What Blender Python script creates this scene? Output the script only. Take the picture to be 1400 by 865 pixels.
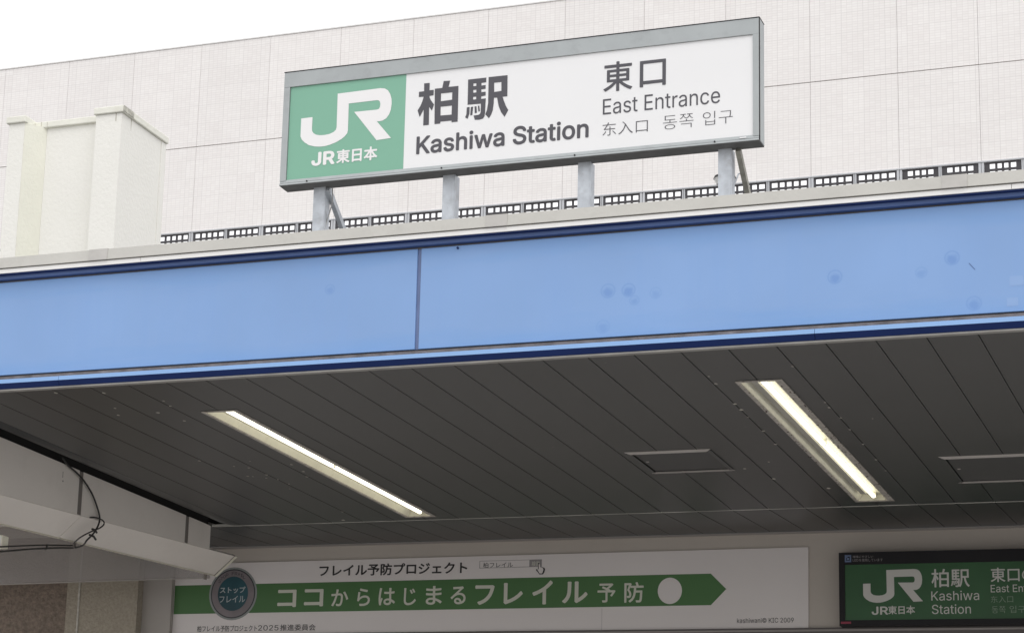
import bpy, math, random
from mathutils import Vector, Matrix
random.seed(7)
S = bpy.context.scene
C = S.collection
for o in list(bpy.data.objects):
    bpy.data.objects.remove(o)

# ------------------------------------------------------------------ camera
# world: X runs along the canopy front, Y goes into the station, Z is up; the photographer stands at the origin
YAW, PITCH, ROLL = -0.4433, 0.2435, 0.0515
cam_data = bpy.data.cameras.new('camera')
cam = bpy.data.objects.new('camera', cam_data)
C.objects.link(cam)
fw = Vector((math.sin(YAW) * math.cos(PITCH), math.cos(YAW) * math.cos(PITCH), math.sin(PITCH)))
rt = Vector((math.cos(YAW), -math.sin(YAW), 0))
up = rt.cross(fw)
r2 = rt * math.cos(ROLL) + up * math.sin(ROLL)
u2 = -rt * math.sin(ROLL) + up * math.cos(ROLL)
cam.matrix_world = Matrix.Translation((0, 0, 1.6)) @ Matrix((r2, u2, -fw)).transposed().to_4x4()
cam_data.sensor_width = 36
cam_data.lens = 3261.5 / 1400 * 36
cam_data.shift_x = 0.2679
cam_data.shift_y = 0.0454
cam_data.clip_start = 0.05
cam_data.clip_end = 5000
S.camera = cam
S.render.resolution_x, S.render.resolution_y = 1024, 632

# ------------------------------------------------------------------ light: thin bright overcast
SUN_EL, SUN_AZ = math.radians(55), math.radians(148)     # azimuth clockwise from +Y
world = bpy.data.worlds.new('World')
S.world = world
world.use_nodes = True
nt = world.node_tree
bg = nt.nodes['Background']
sky = nt.nodes.new('ShaderNodeTexSky')
sky.sky_type = 'NISHITA'
sky.sun_disc = False
sky.sun_elevation = SUN_EL
sky.sun_rotation = SUN_AZ
sky.air_density = 1.6
sky.dust_density = 6.0
sky.ozone_density = 1.0
hs = nt.nodes.new('ShaderNodeHueSaturation')
hs.inputs['Saturation'].default_value = 0.12
nt.links.new(sky.outputs[0], hs.inputs['Color'])
# an even white cloud layer over most of the clear-sky light
cloud = nt.nodes.new('ShaderNodeMix')
cloud.data_type = 'RGBA'
cloud.inputs[0].default_value = 0.8
cloud.inputs[7].default_value = (11.6, 11.6, 11.8, 1)
nt.links.new(hs.outputs[0], cloud.inputs[6])
nt.links.new(cloud.outputs[2], bg.inputs['Color'])
bg.inputs['Strength'].default_value = 0.12
sun_data = bpy.data.lights.new('sun', 'SUN')
sun_data.energy = 0.6
sun_data.angle = math.radians(40)
sun_data.color = (1.0, 0.97, 0.93)
sun = bpy.data.objects.new('sun', sun_data)
C.objects.link(sun)
sd = Vector((math.sin(SUN_AZ) * math.cos(SUN_EL), math.cos(SUN_AZ) * math.cos(SUN_EL), math.sin(SUN_EL)))
sun.rotation_euler = sd.to_track_quat('Z', 'Y').to_euler()
sun.location = sd * 60
S.view_settings.view_transform = 'Standard'
S.view_settings.look = 'None'
S.view_settings.gamma = 1.0
S.view_settings.exposure = 0.1
S.render.engine = 'CYCLES'
S.cycles.max_bounces = 10
S.cycles.diffuse_bounces = 6
S.cycles.glossy_bounces = 4
S.cycles.transparent_max_bounces = 16


# ------------------------------------------------------------------ materials
def mat(name, col, rough=0.6, metal=0.0, var=0.0, vscale=3.0, bump=0.0, bscale=60.0, spec=0.5, grime=None):
    """principled material; var = soft brightness variation, grime = (colour, scale, amount) patches of dirt"""
    m = bpy.data.materials.new(name)
    m.use_nodes = True
    n = m.node_tree
    b = n.nodes['Principled BSDF']
    b.inputs['Roughness'].default_value = rough
    b.inputs['Metallic'].default_value = metal
    b.inputs['Specular IOR Level'].default_value = spec
    tc = n.nodes.new('ShaderNodeTexCoord')
    last = None
    rgb = n.nodes.new('ShaderNodeRGB')
    rgb.outputs[0].default_value = (*col, 1)
    last = rgb.outputs[0]
    if var:
        nz = n.nodes.new('ShaderNodeTexNoise')
        nz.inputs['Scale'].default_value = vscale
        nz.inputs['Detail'].default_value = 6
        n.links.new(tc.outputs['Object'], nz.inputs['Vector'])
        mr = n.nodes.new('ShaderNodeMapRange')
        mr.inputs[1].default_value, mr.inputs[2].default_value = 0.3, 0.7
        mr.inputs[3].default_value, mr.inputs[4].default_value = 1 - var, 1 + var
        n.links.new(nz.outputs[0], mr.inputs[0])
        mx = n.nodes.new('ShaderNodeVectorMath')
        mx.operation = 'SCALE'
        n.links.new(last, mx.inputs[0])
        n.links.new(mr.outputs[0], mx.inputs['Scale'])
        last = mx.outputs[0]
    if grime:
        gc, gs, ga = grime
        nz = n.nodes.new('ShaderNodeTexNoise')
        nz.inputs['Scale'].default_value = gs
        nz.inputs['Detail'].default_value = 9
        nz.inputs['Roughness'].default_value = 0.7
        n.links.new(tc.outputs['Object'], nz.inputs['Vector'])
        mr = n.nodes.new('ShaderNodeMapRange')
        mr.inputs[1].default_value, mr.inputs[2].default_value = 0.52, 0.72
        mr.inputs[3].default_value, mr.inputs[4].default_value = 0, ga
        n.links.new(nz.outputs[0], mr.inputs[0])
        mx = n.nodes.new('ShaderNodeMix')
        mx.data_type = 'RGBA'
        n.links.new(mr.outputs[0], mx.inputs[0])
        n.links.new(last, mx.inputs[6])
        mx.inputs[7].default_value = (*gc, 1)
        last = mx.outputs[2]
    n.links.new(last, b.inputs['Base Color'])
    if bump:
        nz = n.nodes.new('ShaderNodeTexNoise')
        nz.inputs['Scale'].default_value = bscale
        nz.inputs['Detail'].default_value = 5
        n.links.new(tc.outputs['Object'], nz.inputs['Vector'])
        bp = n.nodes.new('ShaderNodeBump')
        bp.inputs['Strength'].default_value = bump
        bp.inputs['Distance'].default_value = 0.01
        n.links.new(nz.outputs[0], bp.inputs['Height'])
        n.links.new(bp.outputs[0], b.inputs['Normal'])
    return m


def per_object_tone(m, amount):
    """each board or panel a touch lighter or darker than its neighbour"""
    n = m.node_tree
    b = n.nodes['Principled BSDF']
    src = b.inputs['Base Color'].links[0].from_socket
    oi = n.nodes.new('ShaderNodeObjectInfo')
    mr = n.nodes.new('ShaderNodeMapRange')
    mr.inputs[3].default_value, mr.inputs[4].default_value = 1 - amount, 1 + amount
    n.links.new(oi.outputs['Random'], mr.inputs[0])
    mx = n.nodes.new('ShaderNodeVectorMath')
    mx.operation = 'SCALE'
    n.links.new(src, mx.inputs[0])
    n.links.new(mr.outputs[0], mx.inputs['Scale'])
    n.links.new(mx.outputs[0], b.inputs['Base Color'])


def emis(name, col, strength):
    m = mat(name, (0.8, 0.8, 0.8), 0.4)
    b = m.node_tree.nodes['Principled BSDF']
    b.inputs['Emission Color'].default_value = (*col, 1)
    b.inputs['Emission Strength'].default_value = strength
    return m


def base_socket(m):
    b = m.node_tree.nodes['Principled BSDF']
    return b, b.inputs['Base Color'].links[0].from_socket


def tile_material():
    m = mat('pale_mosaic_tile', (0.835, 0.812, 0.793), 0.45, var=0.015, vscale=0.35)
    n = m.node_tree
    b, src = base_socket(m)
    tc = n.nodes.new('ShaderNodeNewGeometry')
    sp = n.nodes.new('ShaderNodeSeparateXYZ')
    cb = n.nodes.new('ShaderNodeCombineXYZ')
    n.links.new(tc.outputs['Position'], sp.inputs[0])
    n.links.new(sp.outputs['X'], cb.inputs['X'])
    n.links.new(sp.outputs['Z'], cb.inputs['Y'])
    br = n.nodes.new('ShaderNodeTexBrick')
    br.offset = 0.0
    br.inputs['Color1'].default_value = (1, 1, 1, 1)
    br.inputs['Color2'].default_value = (0.955, 0.95, 0.95, 1)
    br.inputs['Mortar'].default_value = (0.875, 0.865, 0.865, 1)
    br.inputs['Scale'].default_value = 1.0
    br.inputs['Brick Width'].default_value = 0.0565
    br.inputs['Row Height'].default_value = 0.0285
    br.inputs['Mortar Size'].default_value = 0.0028
    br.inputs['Mortar Smooth'].default_value = 0.3
    n.links.new(cb.outputs[0], br.inputs['Vector'])
    # rows of sheets: a slightly different tone every 0.45 m
    br2 = n.nodes.new('ShaderNodeTexBrick')
    br2.offset = 0.0
    br2.inputs['Color1'].default_value = (1, 1, 1, 1)
    br2.inputs['Color2'].default_value = (0.97, 0.965, 0.965, 1)
    br2.inputs['Mortar'].default_value = (0.93, 0.93, 0.93, 1)
    br2.inputs['Scale'].default_value = 1.0
    br2.inputs['Brick Width'].default_value = 0.226
    br2.inputs['Row Height'].default_value = 0.228
    br2.inputs['Mortar Size'].default_value = 0.004
    n.links.new(cb.outputs[0], br2.inputs['Vector'])
    prev = src
    for x in (br.outputs[0], br2.outputs[0]):
        mx = n.nodes.new('ShaderNodeVectorMath')
        mx.operation = 'MULTIPLY'
        n.links.new(prev, mx.inputs[0])
        n.links.new(x, mx.inputs[1])
        prev = mx.outputs[0]
    n.links.new(prev, b.inputs['Base Color'])
    bp = n.nodes.new('ShaderNodeBump')
    bp.inputs['Strength'].default_value = 0.25
    bp.inputs['Distance'].default_value = 0.004
    n.links.new(br.outputs['Fac'], bp.inputs['Height'])
    bp.invert = True
    n.links.new(bp.outputs[0], b.inputs['Normal'])
    return m


def blue_material():
    """faded blue enamel: cloudy fading, brighter rub marks near the edges, round scuffs where discs were stuck on"""
    m = mat('faded_blue_enamel', (0.222, 0.366, 0.645), 0.42, var=0.045, vscale=1.6, spec=0.4)
    n = m.node_tree
    b, src = base_socket(m)
    geo = n.nodes.new('ShaderNodeNewGeometry')
    sp = n.nodes.new('ShaderNodeSeparateXYZ')
    n.links.new(geo.outputs['Position'], sp.inputs[0])

    def math_(op, a, c=None, clamp=False):
        x = n.nodes.new('ShaderNodeMath')
        x.operation = op
        x.use_clamp = clamp
        for i, v in enumerate((a, c)):
            if v is None:
                continue
            if isinstance(v, (int, float)):
                x.inputs[i].default_value = v
            else:
                n.links.new(v, x.inputs[i])
        return x.outputs[0]

    def mix(fac, a, col):
        x = n.nodes.new('ShaderNodeMix')
        x.data_type = 'RGBA'
        n.links.new(fac, x.inputs[0])
        n.links.new(a, x.inputs[6])
        x.inputs[7].default_value = (*col, 1)
        return x.outputs[2]
    # unfaded stripes along top and bottom edges, ragged
    nz = n.nodes.new('ShaderNodeTexNoise')
    nz.inputs['Scale'].default_value = 2.2
    nz.inputs['Detail'].default_value = 8
    mp = n.nodes.new('ShaderNodeMapping')
    mp.inputs['Scale'].default_value = (1.0, 1.0, 7.0)
    n.links.new(geo.outputs['Position'], mp.inputs[0])
    n.links.new(mp.outputs[0], nz.inputs['Vector'])
    zoff = math_('SUBTRACT', sp.outputs['Z'], 4.470)
    dist = math_('ABSOLUTE', zoff)
    edge = math_('ADD', dist, math_('MULTIPLY', math_('SUBTRACT', nz.outputs[0], 0.5), 0.26))
    mr = n.nodes.new('ShaderNodeMapRange')
    mr.inputs[1].default_value, mr.inputs[2].default_value = 0.13, 0.25
    mr.inputs[3].default_value, mr.inputs[4].default_value = 0, 0.55
    n.links.new(edge, mr.inputs[0])
    last = mix(mr.outputs[0], src, (0.165, 0.335, 0.65))
    # long thin streaks
    nz2 = n.nodes.new('ShaderNodeTexNoise')
    nz2.inputs['Scale'].default_value = 1.0
    nz2.inputs['Detail'].default_value = 4
    mp2 = n.nodes.new('ShaderNodeMapping')
    mp2.inputs['Scale'].default_value = (14.0, 1.0, 0.9)
    n.links.new(geo.outputs['Position'], mp2.inputs[0])
    n.links.new(mp2.outputs[0], nz2.inputs['Vector'])
    mr2 = n.nodes.new('ShaderNodeMapRange')
    mr2.inputs[1].default_value, mr2.inputs[2].default_value = 0.5, 0.75
    mr2.inputs[3].default_value, mr2.inputs[4].default_value = 0, 0.32
    n.links.new(nz2.outputs[0], mr2.inputs[0])
    last = mix(mr2.outputs[0], last, (0.205, 0.355, 0.66))
    nzs = n.nodes.new('ShaderNodeTexNoise')
    nzs.inputs['Scale'].default_value = 60
    n.links.new(geo.outputs['Position'], nzs.inputs['Vector'])
    for (x, z, r, a) in [(-2.7984, 4.4443, .03, .55), (-2.7083, 4.4411, .028, .6), (-2.6823, 4.3938, .02, .4), (-2.5902, 4.4197, .024, .3),
                         (-2.8189, 4.2865, .028, .3), (-1.8373, 4.4346, .028, .6), (-1.491, 4.4273, .022, .35), (-1.3691, 4.4797, .028, .6),
                         (-1.2881, 4.2837, .028, .5), (-4.0934, 4.5445, .022, .4)]:
        dx = math_('SUBTRACT', sp.outputs['X'], x)
        dz = math_('SUBTRACT', sp.outputs['Z'], z)
        dz2 = math_('SUBTRACT', sp.outputs['Z'], z - r * 0.25)
        d = math_('SQRT', math_('ADD', math_('MULTIPLY', dx, dx), math_('MULTIPLY', dz, dz)))
        ring = n.nodes.new('ShaderNodeMapRange')
        ring.inputs[1].default_value, ring.inputs[2].default_value = 0.005, 0.0
        ring.inputs[3].default_value, ring.inputs[4].default_value = 0, a * 0.75
        n.links.new(math_('ABSOLUTE', math_('SUBTRACT', d, r)), ring.inputs[0])
        disc = n.nodes.new('ShaderNodeMapRange')
        disc.inputs[1].default_value, disc.inputs[2].default_value = r * 0.95, r * 0.45
        disc.inputs[3].default_value, disc.inputs[4].default_value = 0, a * 0.95
        d2 = math_('SQRT', math_('ADD', math_('MULTIPLY', dx, dx), math_('MULTIPLY', dz2, dz2)))
        n.links.new(math_('ADD', d2, math_('MULTIPLY', math_('SUBTRACT', nzs.outputs[0], 0.5), 0.02)), disc.inputs[0])
        last = mix(math_('MAXIMUM', ring.outputs[0], disc.outputs[0]), last, (0.115, 0.245, 0.56))
    # pale squares where stickers came off
    n.links.new(last, b.inputs['Base Color'])
    return m


def led_material():
    """green display face made of fine lamp dots"""
    m = mat('led_green', (0.03, 0.105, 0.038), 0.4, var=0.10, vscale=5)
    n = m.node_tree
    b, src = base_socket(m)
    ck = n.nodes.new('ShaderNodeTexChecker')
    ck.inputs['Scale'].default_value = 260
    ck.inputs['Color1'].default_value = (0.9, 0.9, 0.9, 1)
    ck.inputs['Color2'].default_value = (1.1, 1.1, 1.1, 1)
    tc = n.nodes.new('ShaderNodeTexCoord')
    n.links.new(tc.outputs['Object'], ck.inputs['Vector'])
    mx = n.nodes.new('ShaderNodeVectorMath')
    mx.operation = 'MULTIPLY'
    n.links.new(src, mx.inputs[0])
    n.links.new(ck.outputs[0], mx.inputs[1])
    n.links.new(mx.outputs[0], b.inputs['Base Color'])
    return m


def ceiling_material():
    m = mat('charcoal_ceiling_paint', (0.0370, 0.0380, 0.0385), 0.36, var=0.10, vscale=0.9, spec=0.4)
    n = m.node_tree
    b, src = base_socket(m)
    geo = n.nodes.new('ShaderNodeNewGeometry')
    vo = n.nodes.new('ShaderNodeTexVoronoi')
    vo.inputs['Scale'].default_value = 11.0
    mp = n.nodes.new('ShaderNodeMapping')
    mp.inputs['Scale'].default_value = (1.0, 0.45, 1.0)
    n.links.new(geo.outputs['Position'], mp.inputs[0])
    n.links.new(mp.outputs[0], vo.inputs['Vector'])
    nz = n.nodes.new('ShaderNodeTexNoise')
    nz.inputs['Scale'].default_value = 1.3
    nz.inputs['Detail'].default_value = 3
    n.links.new(geo.outputs['Position'], nz.inputs['Vector'])
    a = n.nodes.new('ShaderNodeMapRange')
    a.inputs[1].default_value, a.inputs[2].default_value = 0.075, 0.03
    n.links.new(vo.outputs['Distance'], a.inputs[0])
    c = n.nodes.new('ShaderNodeMapRange')
    c.inputs[1].default_value, c.inputs[2].default_value = 0.53, 0.66
    n.links.new(nz.outputs[0], c.inputs[0])
    mu = n.nodes.new('ShaderNodeMath')
    mu.operation = 'MULTIPLY'
    n.links.new(a.outputs[0], mu.inputs[0])
    n.links.new(c.outputs[0], mu.inputs[1])
    mu2 = n.nodes.new('ShaderNodeMath')
    mu2.operation = 'MULTIPLY'
    mu2.inputs[1].default_value = 0.35
    n.links.new(mu.outputs[0], mu2.inputs[0])
    mx = n.nodes.new('ShaderNodeMix')
    mx.data_type = 'RGBA'
    n.links.new(mu2.outputs[0], mx.inputs[0])
    n.links.new(src, mx.inputs[6])
    mx.inputs[7].default_value = (0.22, 0.21, 0.19, 1)
    n.links.new(mx.outputs[2], b.inputs['Base Color'])
    return m


def glass_material():
    m = bpy.data.materials.new('grey_smoke_screen_glass')
    m.use_nodes = True
    n = m.node_tree
    b = n.nodes['Principled BSDF']
    b.inputs['Base Color'].default_value = (0.42, 0.40, 0.39, 1)
    b.inputs['Roughness'].default_value = 0.12
    tr = n.nodes.new('ShaderNodeBsdfTransparent')
    tr.inputs[0].default_value = (0.93, 0.92, 0.91, 1)
    mx = n.nodes.new('ShaderNodeMixShader')
    mx.inputs[0].default_value = 0.45
    n.links.new(tr.outputs[0], mx.inputs[1])
    n.links.new(b.outputs[0], mx.inputs[2])
    n.links.new(mx.outputs[0], n.nodes['Material Output'].inputs['Surface'])
    return m


M = dict(
    ground=mat('grey_paving', (0.30, 0.29, 0.28), 0.8, var=0.12, vscale=0.6, bump=0.2),
    tile=tile_material(),
    tile_cap=mat('pale_parapet_metal', (0.78, 0.77, 0.76), 0.5, var=0.03),
    joint=mat('grey_sealant', (0.52, 0.51, 0.50), 0.8),
    stucco=mat('cream_white_stucco', (0.82, 0.81, 0.76), 0.85, var=0.015, vscale=2.5, bump=0.25, bscale=45, grime=((0.74, 0.74, 0.66), 2.2, 0.2)),
    stain=mat('greenish_cream_stucco', (0.775, 0.77, 0.675), 0.85, var=0.05, vscale=3, bump=0.25, bscale=55),
    stainmark=mat('grey_brown_drip_stain', (0.52, 0.50, 0.43), 0.9, var=0.2, vscale=60),
    rustspeck=mat('dark_rust_speck', (0.07, 0.05, 0.04), 0.9),
    cap=mat('stained_cream_cap', (0.78, 0.775, 0.70), 0.8, var=0.05, vscale=5, bump=0.2, bscale=50, grime=((0.52, 0.49, 0.38), 7, 0.3)),
    capdirt=mat('mossy_cap_face', (0.50, 0.49, 0.43), 0.9, var=0.3, vscale=30, bump=0.4),
    louvre=mat('black_painted_grille', (0.055, 0.052, 0.058), 0.6, var=0.15, vscale=20),
    alu=mat('brushed_aluminium', (0.50, 0.51, 0.53), 0.45, metal=0.35, var=0.06, vscale=8),
    galv=mat('galvanised_steel', (0.50, 0.53, 0.57), 0.5, metal=0.35, var=0.16, vscale=22, grime=((0.30, 0.29, 0.28), 15, 0.5)),
    rustgalv=mat('weathered_brown_steel', (0.33, 0.32, 0.28), 0.6, metal=0.3, var=0.2, vscale=30, grime=((0.20, 0.18, 0.14), 18, 0.6)),
    signgrey=mat('grey_sign_casing', (0.375, 0.40, 0.405), 0.5, metal=0.15, var=0.06, vscale=6, grime=((0.27, 0.28, 0.29), 9, 0.5)),
    signwhite=mat('white_sign_acrylic', (0.78, 0.78, 0.785), 0.3, var=0.01),
    signgreen=mat('faded_green_sign_acrylic', (0.195, 0.42, 0.305), 0.3, var=0.015, vscale=2),
    ink=mat('grey_sign_lettering', (0.075, 0.073, 0.085), 0.55, var=0.05),
    white_ink=mat('white_lettering', (0.80, 0.79, 0.79), 0.4),
    darkunder=mat('shaded_sign_underside', (0.12, 0.12, 0.12), 0.6, var=0.15, vscale=20),  # shade below the sign put into the colour
    black=mat('black_gap', (0.02, 0.02, 0.02), 0.7),
    coping=mat('grey_coping_sheet', (0.50, 0.49, 0.455), 0.55, var=0.05, vscale=3, bump=0.15, bscale=30, grime=((0.42, 0.41, 0.38), 5, 0.6)),
    coping2=mat('warm_grey_sleeve_sheet', (0.46, 0.445, 0.42), 0.5, var=0.08, vscale=9, bump=0.2, bscale=20),
    drip=mat('white_drip_edge', (0.83, 0.82, 0.80), 0.45, var=0.02),
    blue=blue_material(),
    lightblue=mat('pale_blue_lip', (0.215, 0.375, 0.655), 0.4, var=0.04, vscale=4),
    ghost=mat('paler_blue_ghost', (0.24, 0.38, 0.65), 0.45),
    navy=mat('navy_trim', (0.010, 0.026, 0.115), 0.5, var=0.10, vscale=3, spec=0.2),  # dark blue that also carries the shade under drip edge and lip
    shaded_blue=mat('shaded_blue', (0.065, 0.12, 0.30), 0.45, var=0.10, vscale=3),  # blue paint darkened for the shadow of the overhang
    groove=mat('dirty_grey_sealant', (0.165, 0.15, 0.155), 0.8, var=0.35, vscale=14, bump=0.4, grime=((0.12, 0.10, 0.10), 12, 0.7)),
    seamblue=mat('slate_blue_joint', (0.135, 0.185, 0.34), 0.5, var=0.12, vscale=9),
    beadwhite=mat('pale_edge_bead', (0.34, 0.33, 0.31), 0.5, var=0.2, vscale=7),
    ceiling=ceiling_material(),
    ceiling_dark=mat('black_hollow_fill', (0.012, 0.012, 0.012), 0.8),  # black fill, darkness of hidden hollows put into the colour
    edging=mat('dull_ceiling_bead', (0.55, 0.54, 0.50), 0.45, var=0.4, vscale=4),
    lampwhite=mat('cream_lamp_enamel', (0.80, 0.78, 0.66), 0.4, var=0.05, vscale=8, grime=((0.55, 0.50, 0.38), 30, 0.4)),
    flange=mat('grimy_lamp_flange', (0.45, 0.42, 0.38), 0.5, var=0.2, vscale=15, grime=((0.09, 0.06, 0.045), 38, 1.0)),
    ridge=mat('grey_lamp_tray', (0.38, 0.37, 0.33), 0.5, var=0.06, vscale=8),
    tube=emis('lit_fluorescent_tube', (1.0, 0.95, 0.76), 2.3),
    deadtube=mat('tube_end_cap', (0.7, 0.69, 0.62), 0.4),
    wall=mat('cream_interior_wall', (0.56, 0.51, 0.455), 0.7, var=0.03, vscale=1.2, bump=0.1, bscale=40, grime=((0.46, 0.42, 0.37), 1.5, 0.35)),
    shadewall=mat('shaded_cream_return', (0.42, 0.39, 0.36), 0.7, var=0.05, vscale=2),  # shaded copy of the cream wall colour
    panelwall=mat('pale_grey_fascia_board', (0.80, 0.755, 0.705), 0.6, var=0.04, vscale=1.5, bump=0.08, grime=((0.64, 0.60, 0.55), 3, 0.35)),
    brownseal=mat('brown_joint_filler', (0.20, 0.18, 0.165), 0.8, var=0.1),
    stone=mat('rough_brown_stone', (0.225, 0.18, 0.145), 0.9, var=0.28, vscale=45, bump=1.0, bscale=70),
    beige=mat('beige_sprayed_render', (0.37, 0.33, 0.265), 0.9, var=0.14, vscale=60, bump=0.8, bscale=90),
    banner=mat('white_printed_banner', (0.80, 0.755, 0.735), 0.55, var=0.02, vscale=1.5),
    bgreen=mat('green_banner_print', (0.075, 0.185, 0.062), 0.5, var=0.08, vscale=1.0),
    bink=mat('black_banner_print', (0.03, 0.028, 0.028), 0.6),
    bwhite=mat('off_white_banner_print', (0.68, 0.68, 0.59), 0.55),
    bgrey=mat('grey_banner_print', (0.30, 0.28, 0.28), 0.6),
    teal=mat('teal_badge_print', (0.02, 0.075, 0.095), 0.45, var=0.35, vscale=6),
    badgering=mat('mauve_badge_ring', (0.24, 0.21, 0.22), 0.5, var=0.12, vscale=9),
    badgedark=mat('dark_badge_rim', (0.05, 0.055, 0.06), 0.45),
    badgegrey=mat('grey_badge_rim', (0.30, 0.32, 0.31), 0.45),
    badgetext=mat('pale_badge_lettering', (0.50, 0.54, 0.55), 0.5),
    ledcase=mat('black_display_casing', (0.022, 0.021, 0.023), 0.5, var=0.1, vscale=4, spec=0.2),
    led=led_material(),
    ledwhite=mat('unlit_white_dots', (0.62, 0.61, 0.57), 0.5),
    ledfaint=mat('faint_green_white_dots', (0.27, 0.34, 0.26), 0.5),
    ledblue=mat('blue_notice_square', (0.13, 0.18, 0.30), 0.5, var=0.2, vscale=30),
    ledred=mat('red_maker_plate', (0.30, 0.04, 0.07), 0.5),
    ledge=mat('taupe_metal_ledge', (0.36, 0.33, 0.31), 0.45, metal=0.2, var=0.06),
    ledge_dark=mat('dark_taupe_ledge', (0.13, 0.115, 0.11), 0.5),
    glass=glass_material(),
    cable=mat('black_cable_sheath', (0.02, 0.019, 0.018), 0.5),
    gcable=mat('grey_cable_sheath', (0.33, 0.33, 0.33), 0.6),
    roof=mat('grey_roof_sheet', (0.16, 0.16, 0.16), 0.8, var=0.1),
    chip=mat('pale_paint_chip', (0.50, 0.48, 0.43), 0.8, var=0.2, vscale=40),
    hatchdark=mat('dark_hatch_panel', (0.05, 0.05, 0.05), 0.5, var=0.05),
    hatchrim=mat('pale_hatch_trim', (0.52, 0.49, 0.46), 0.45, metal=0.2, var=0.08),
)


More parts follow.
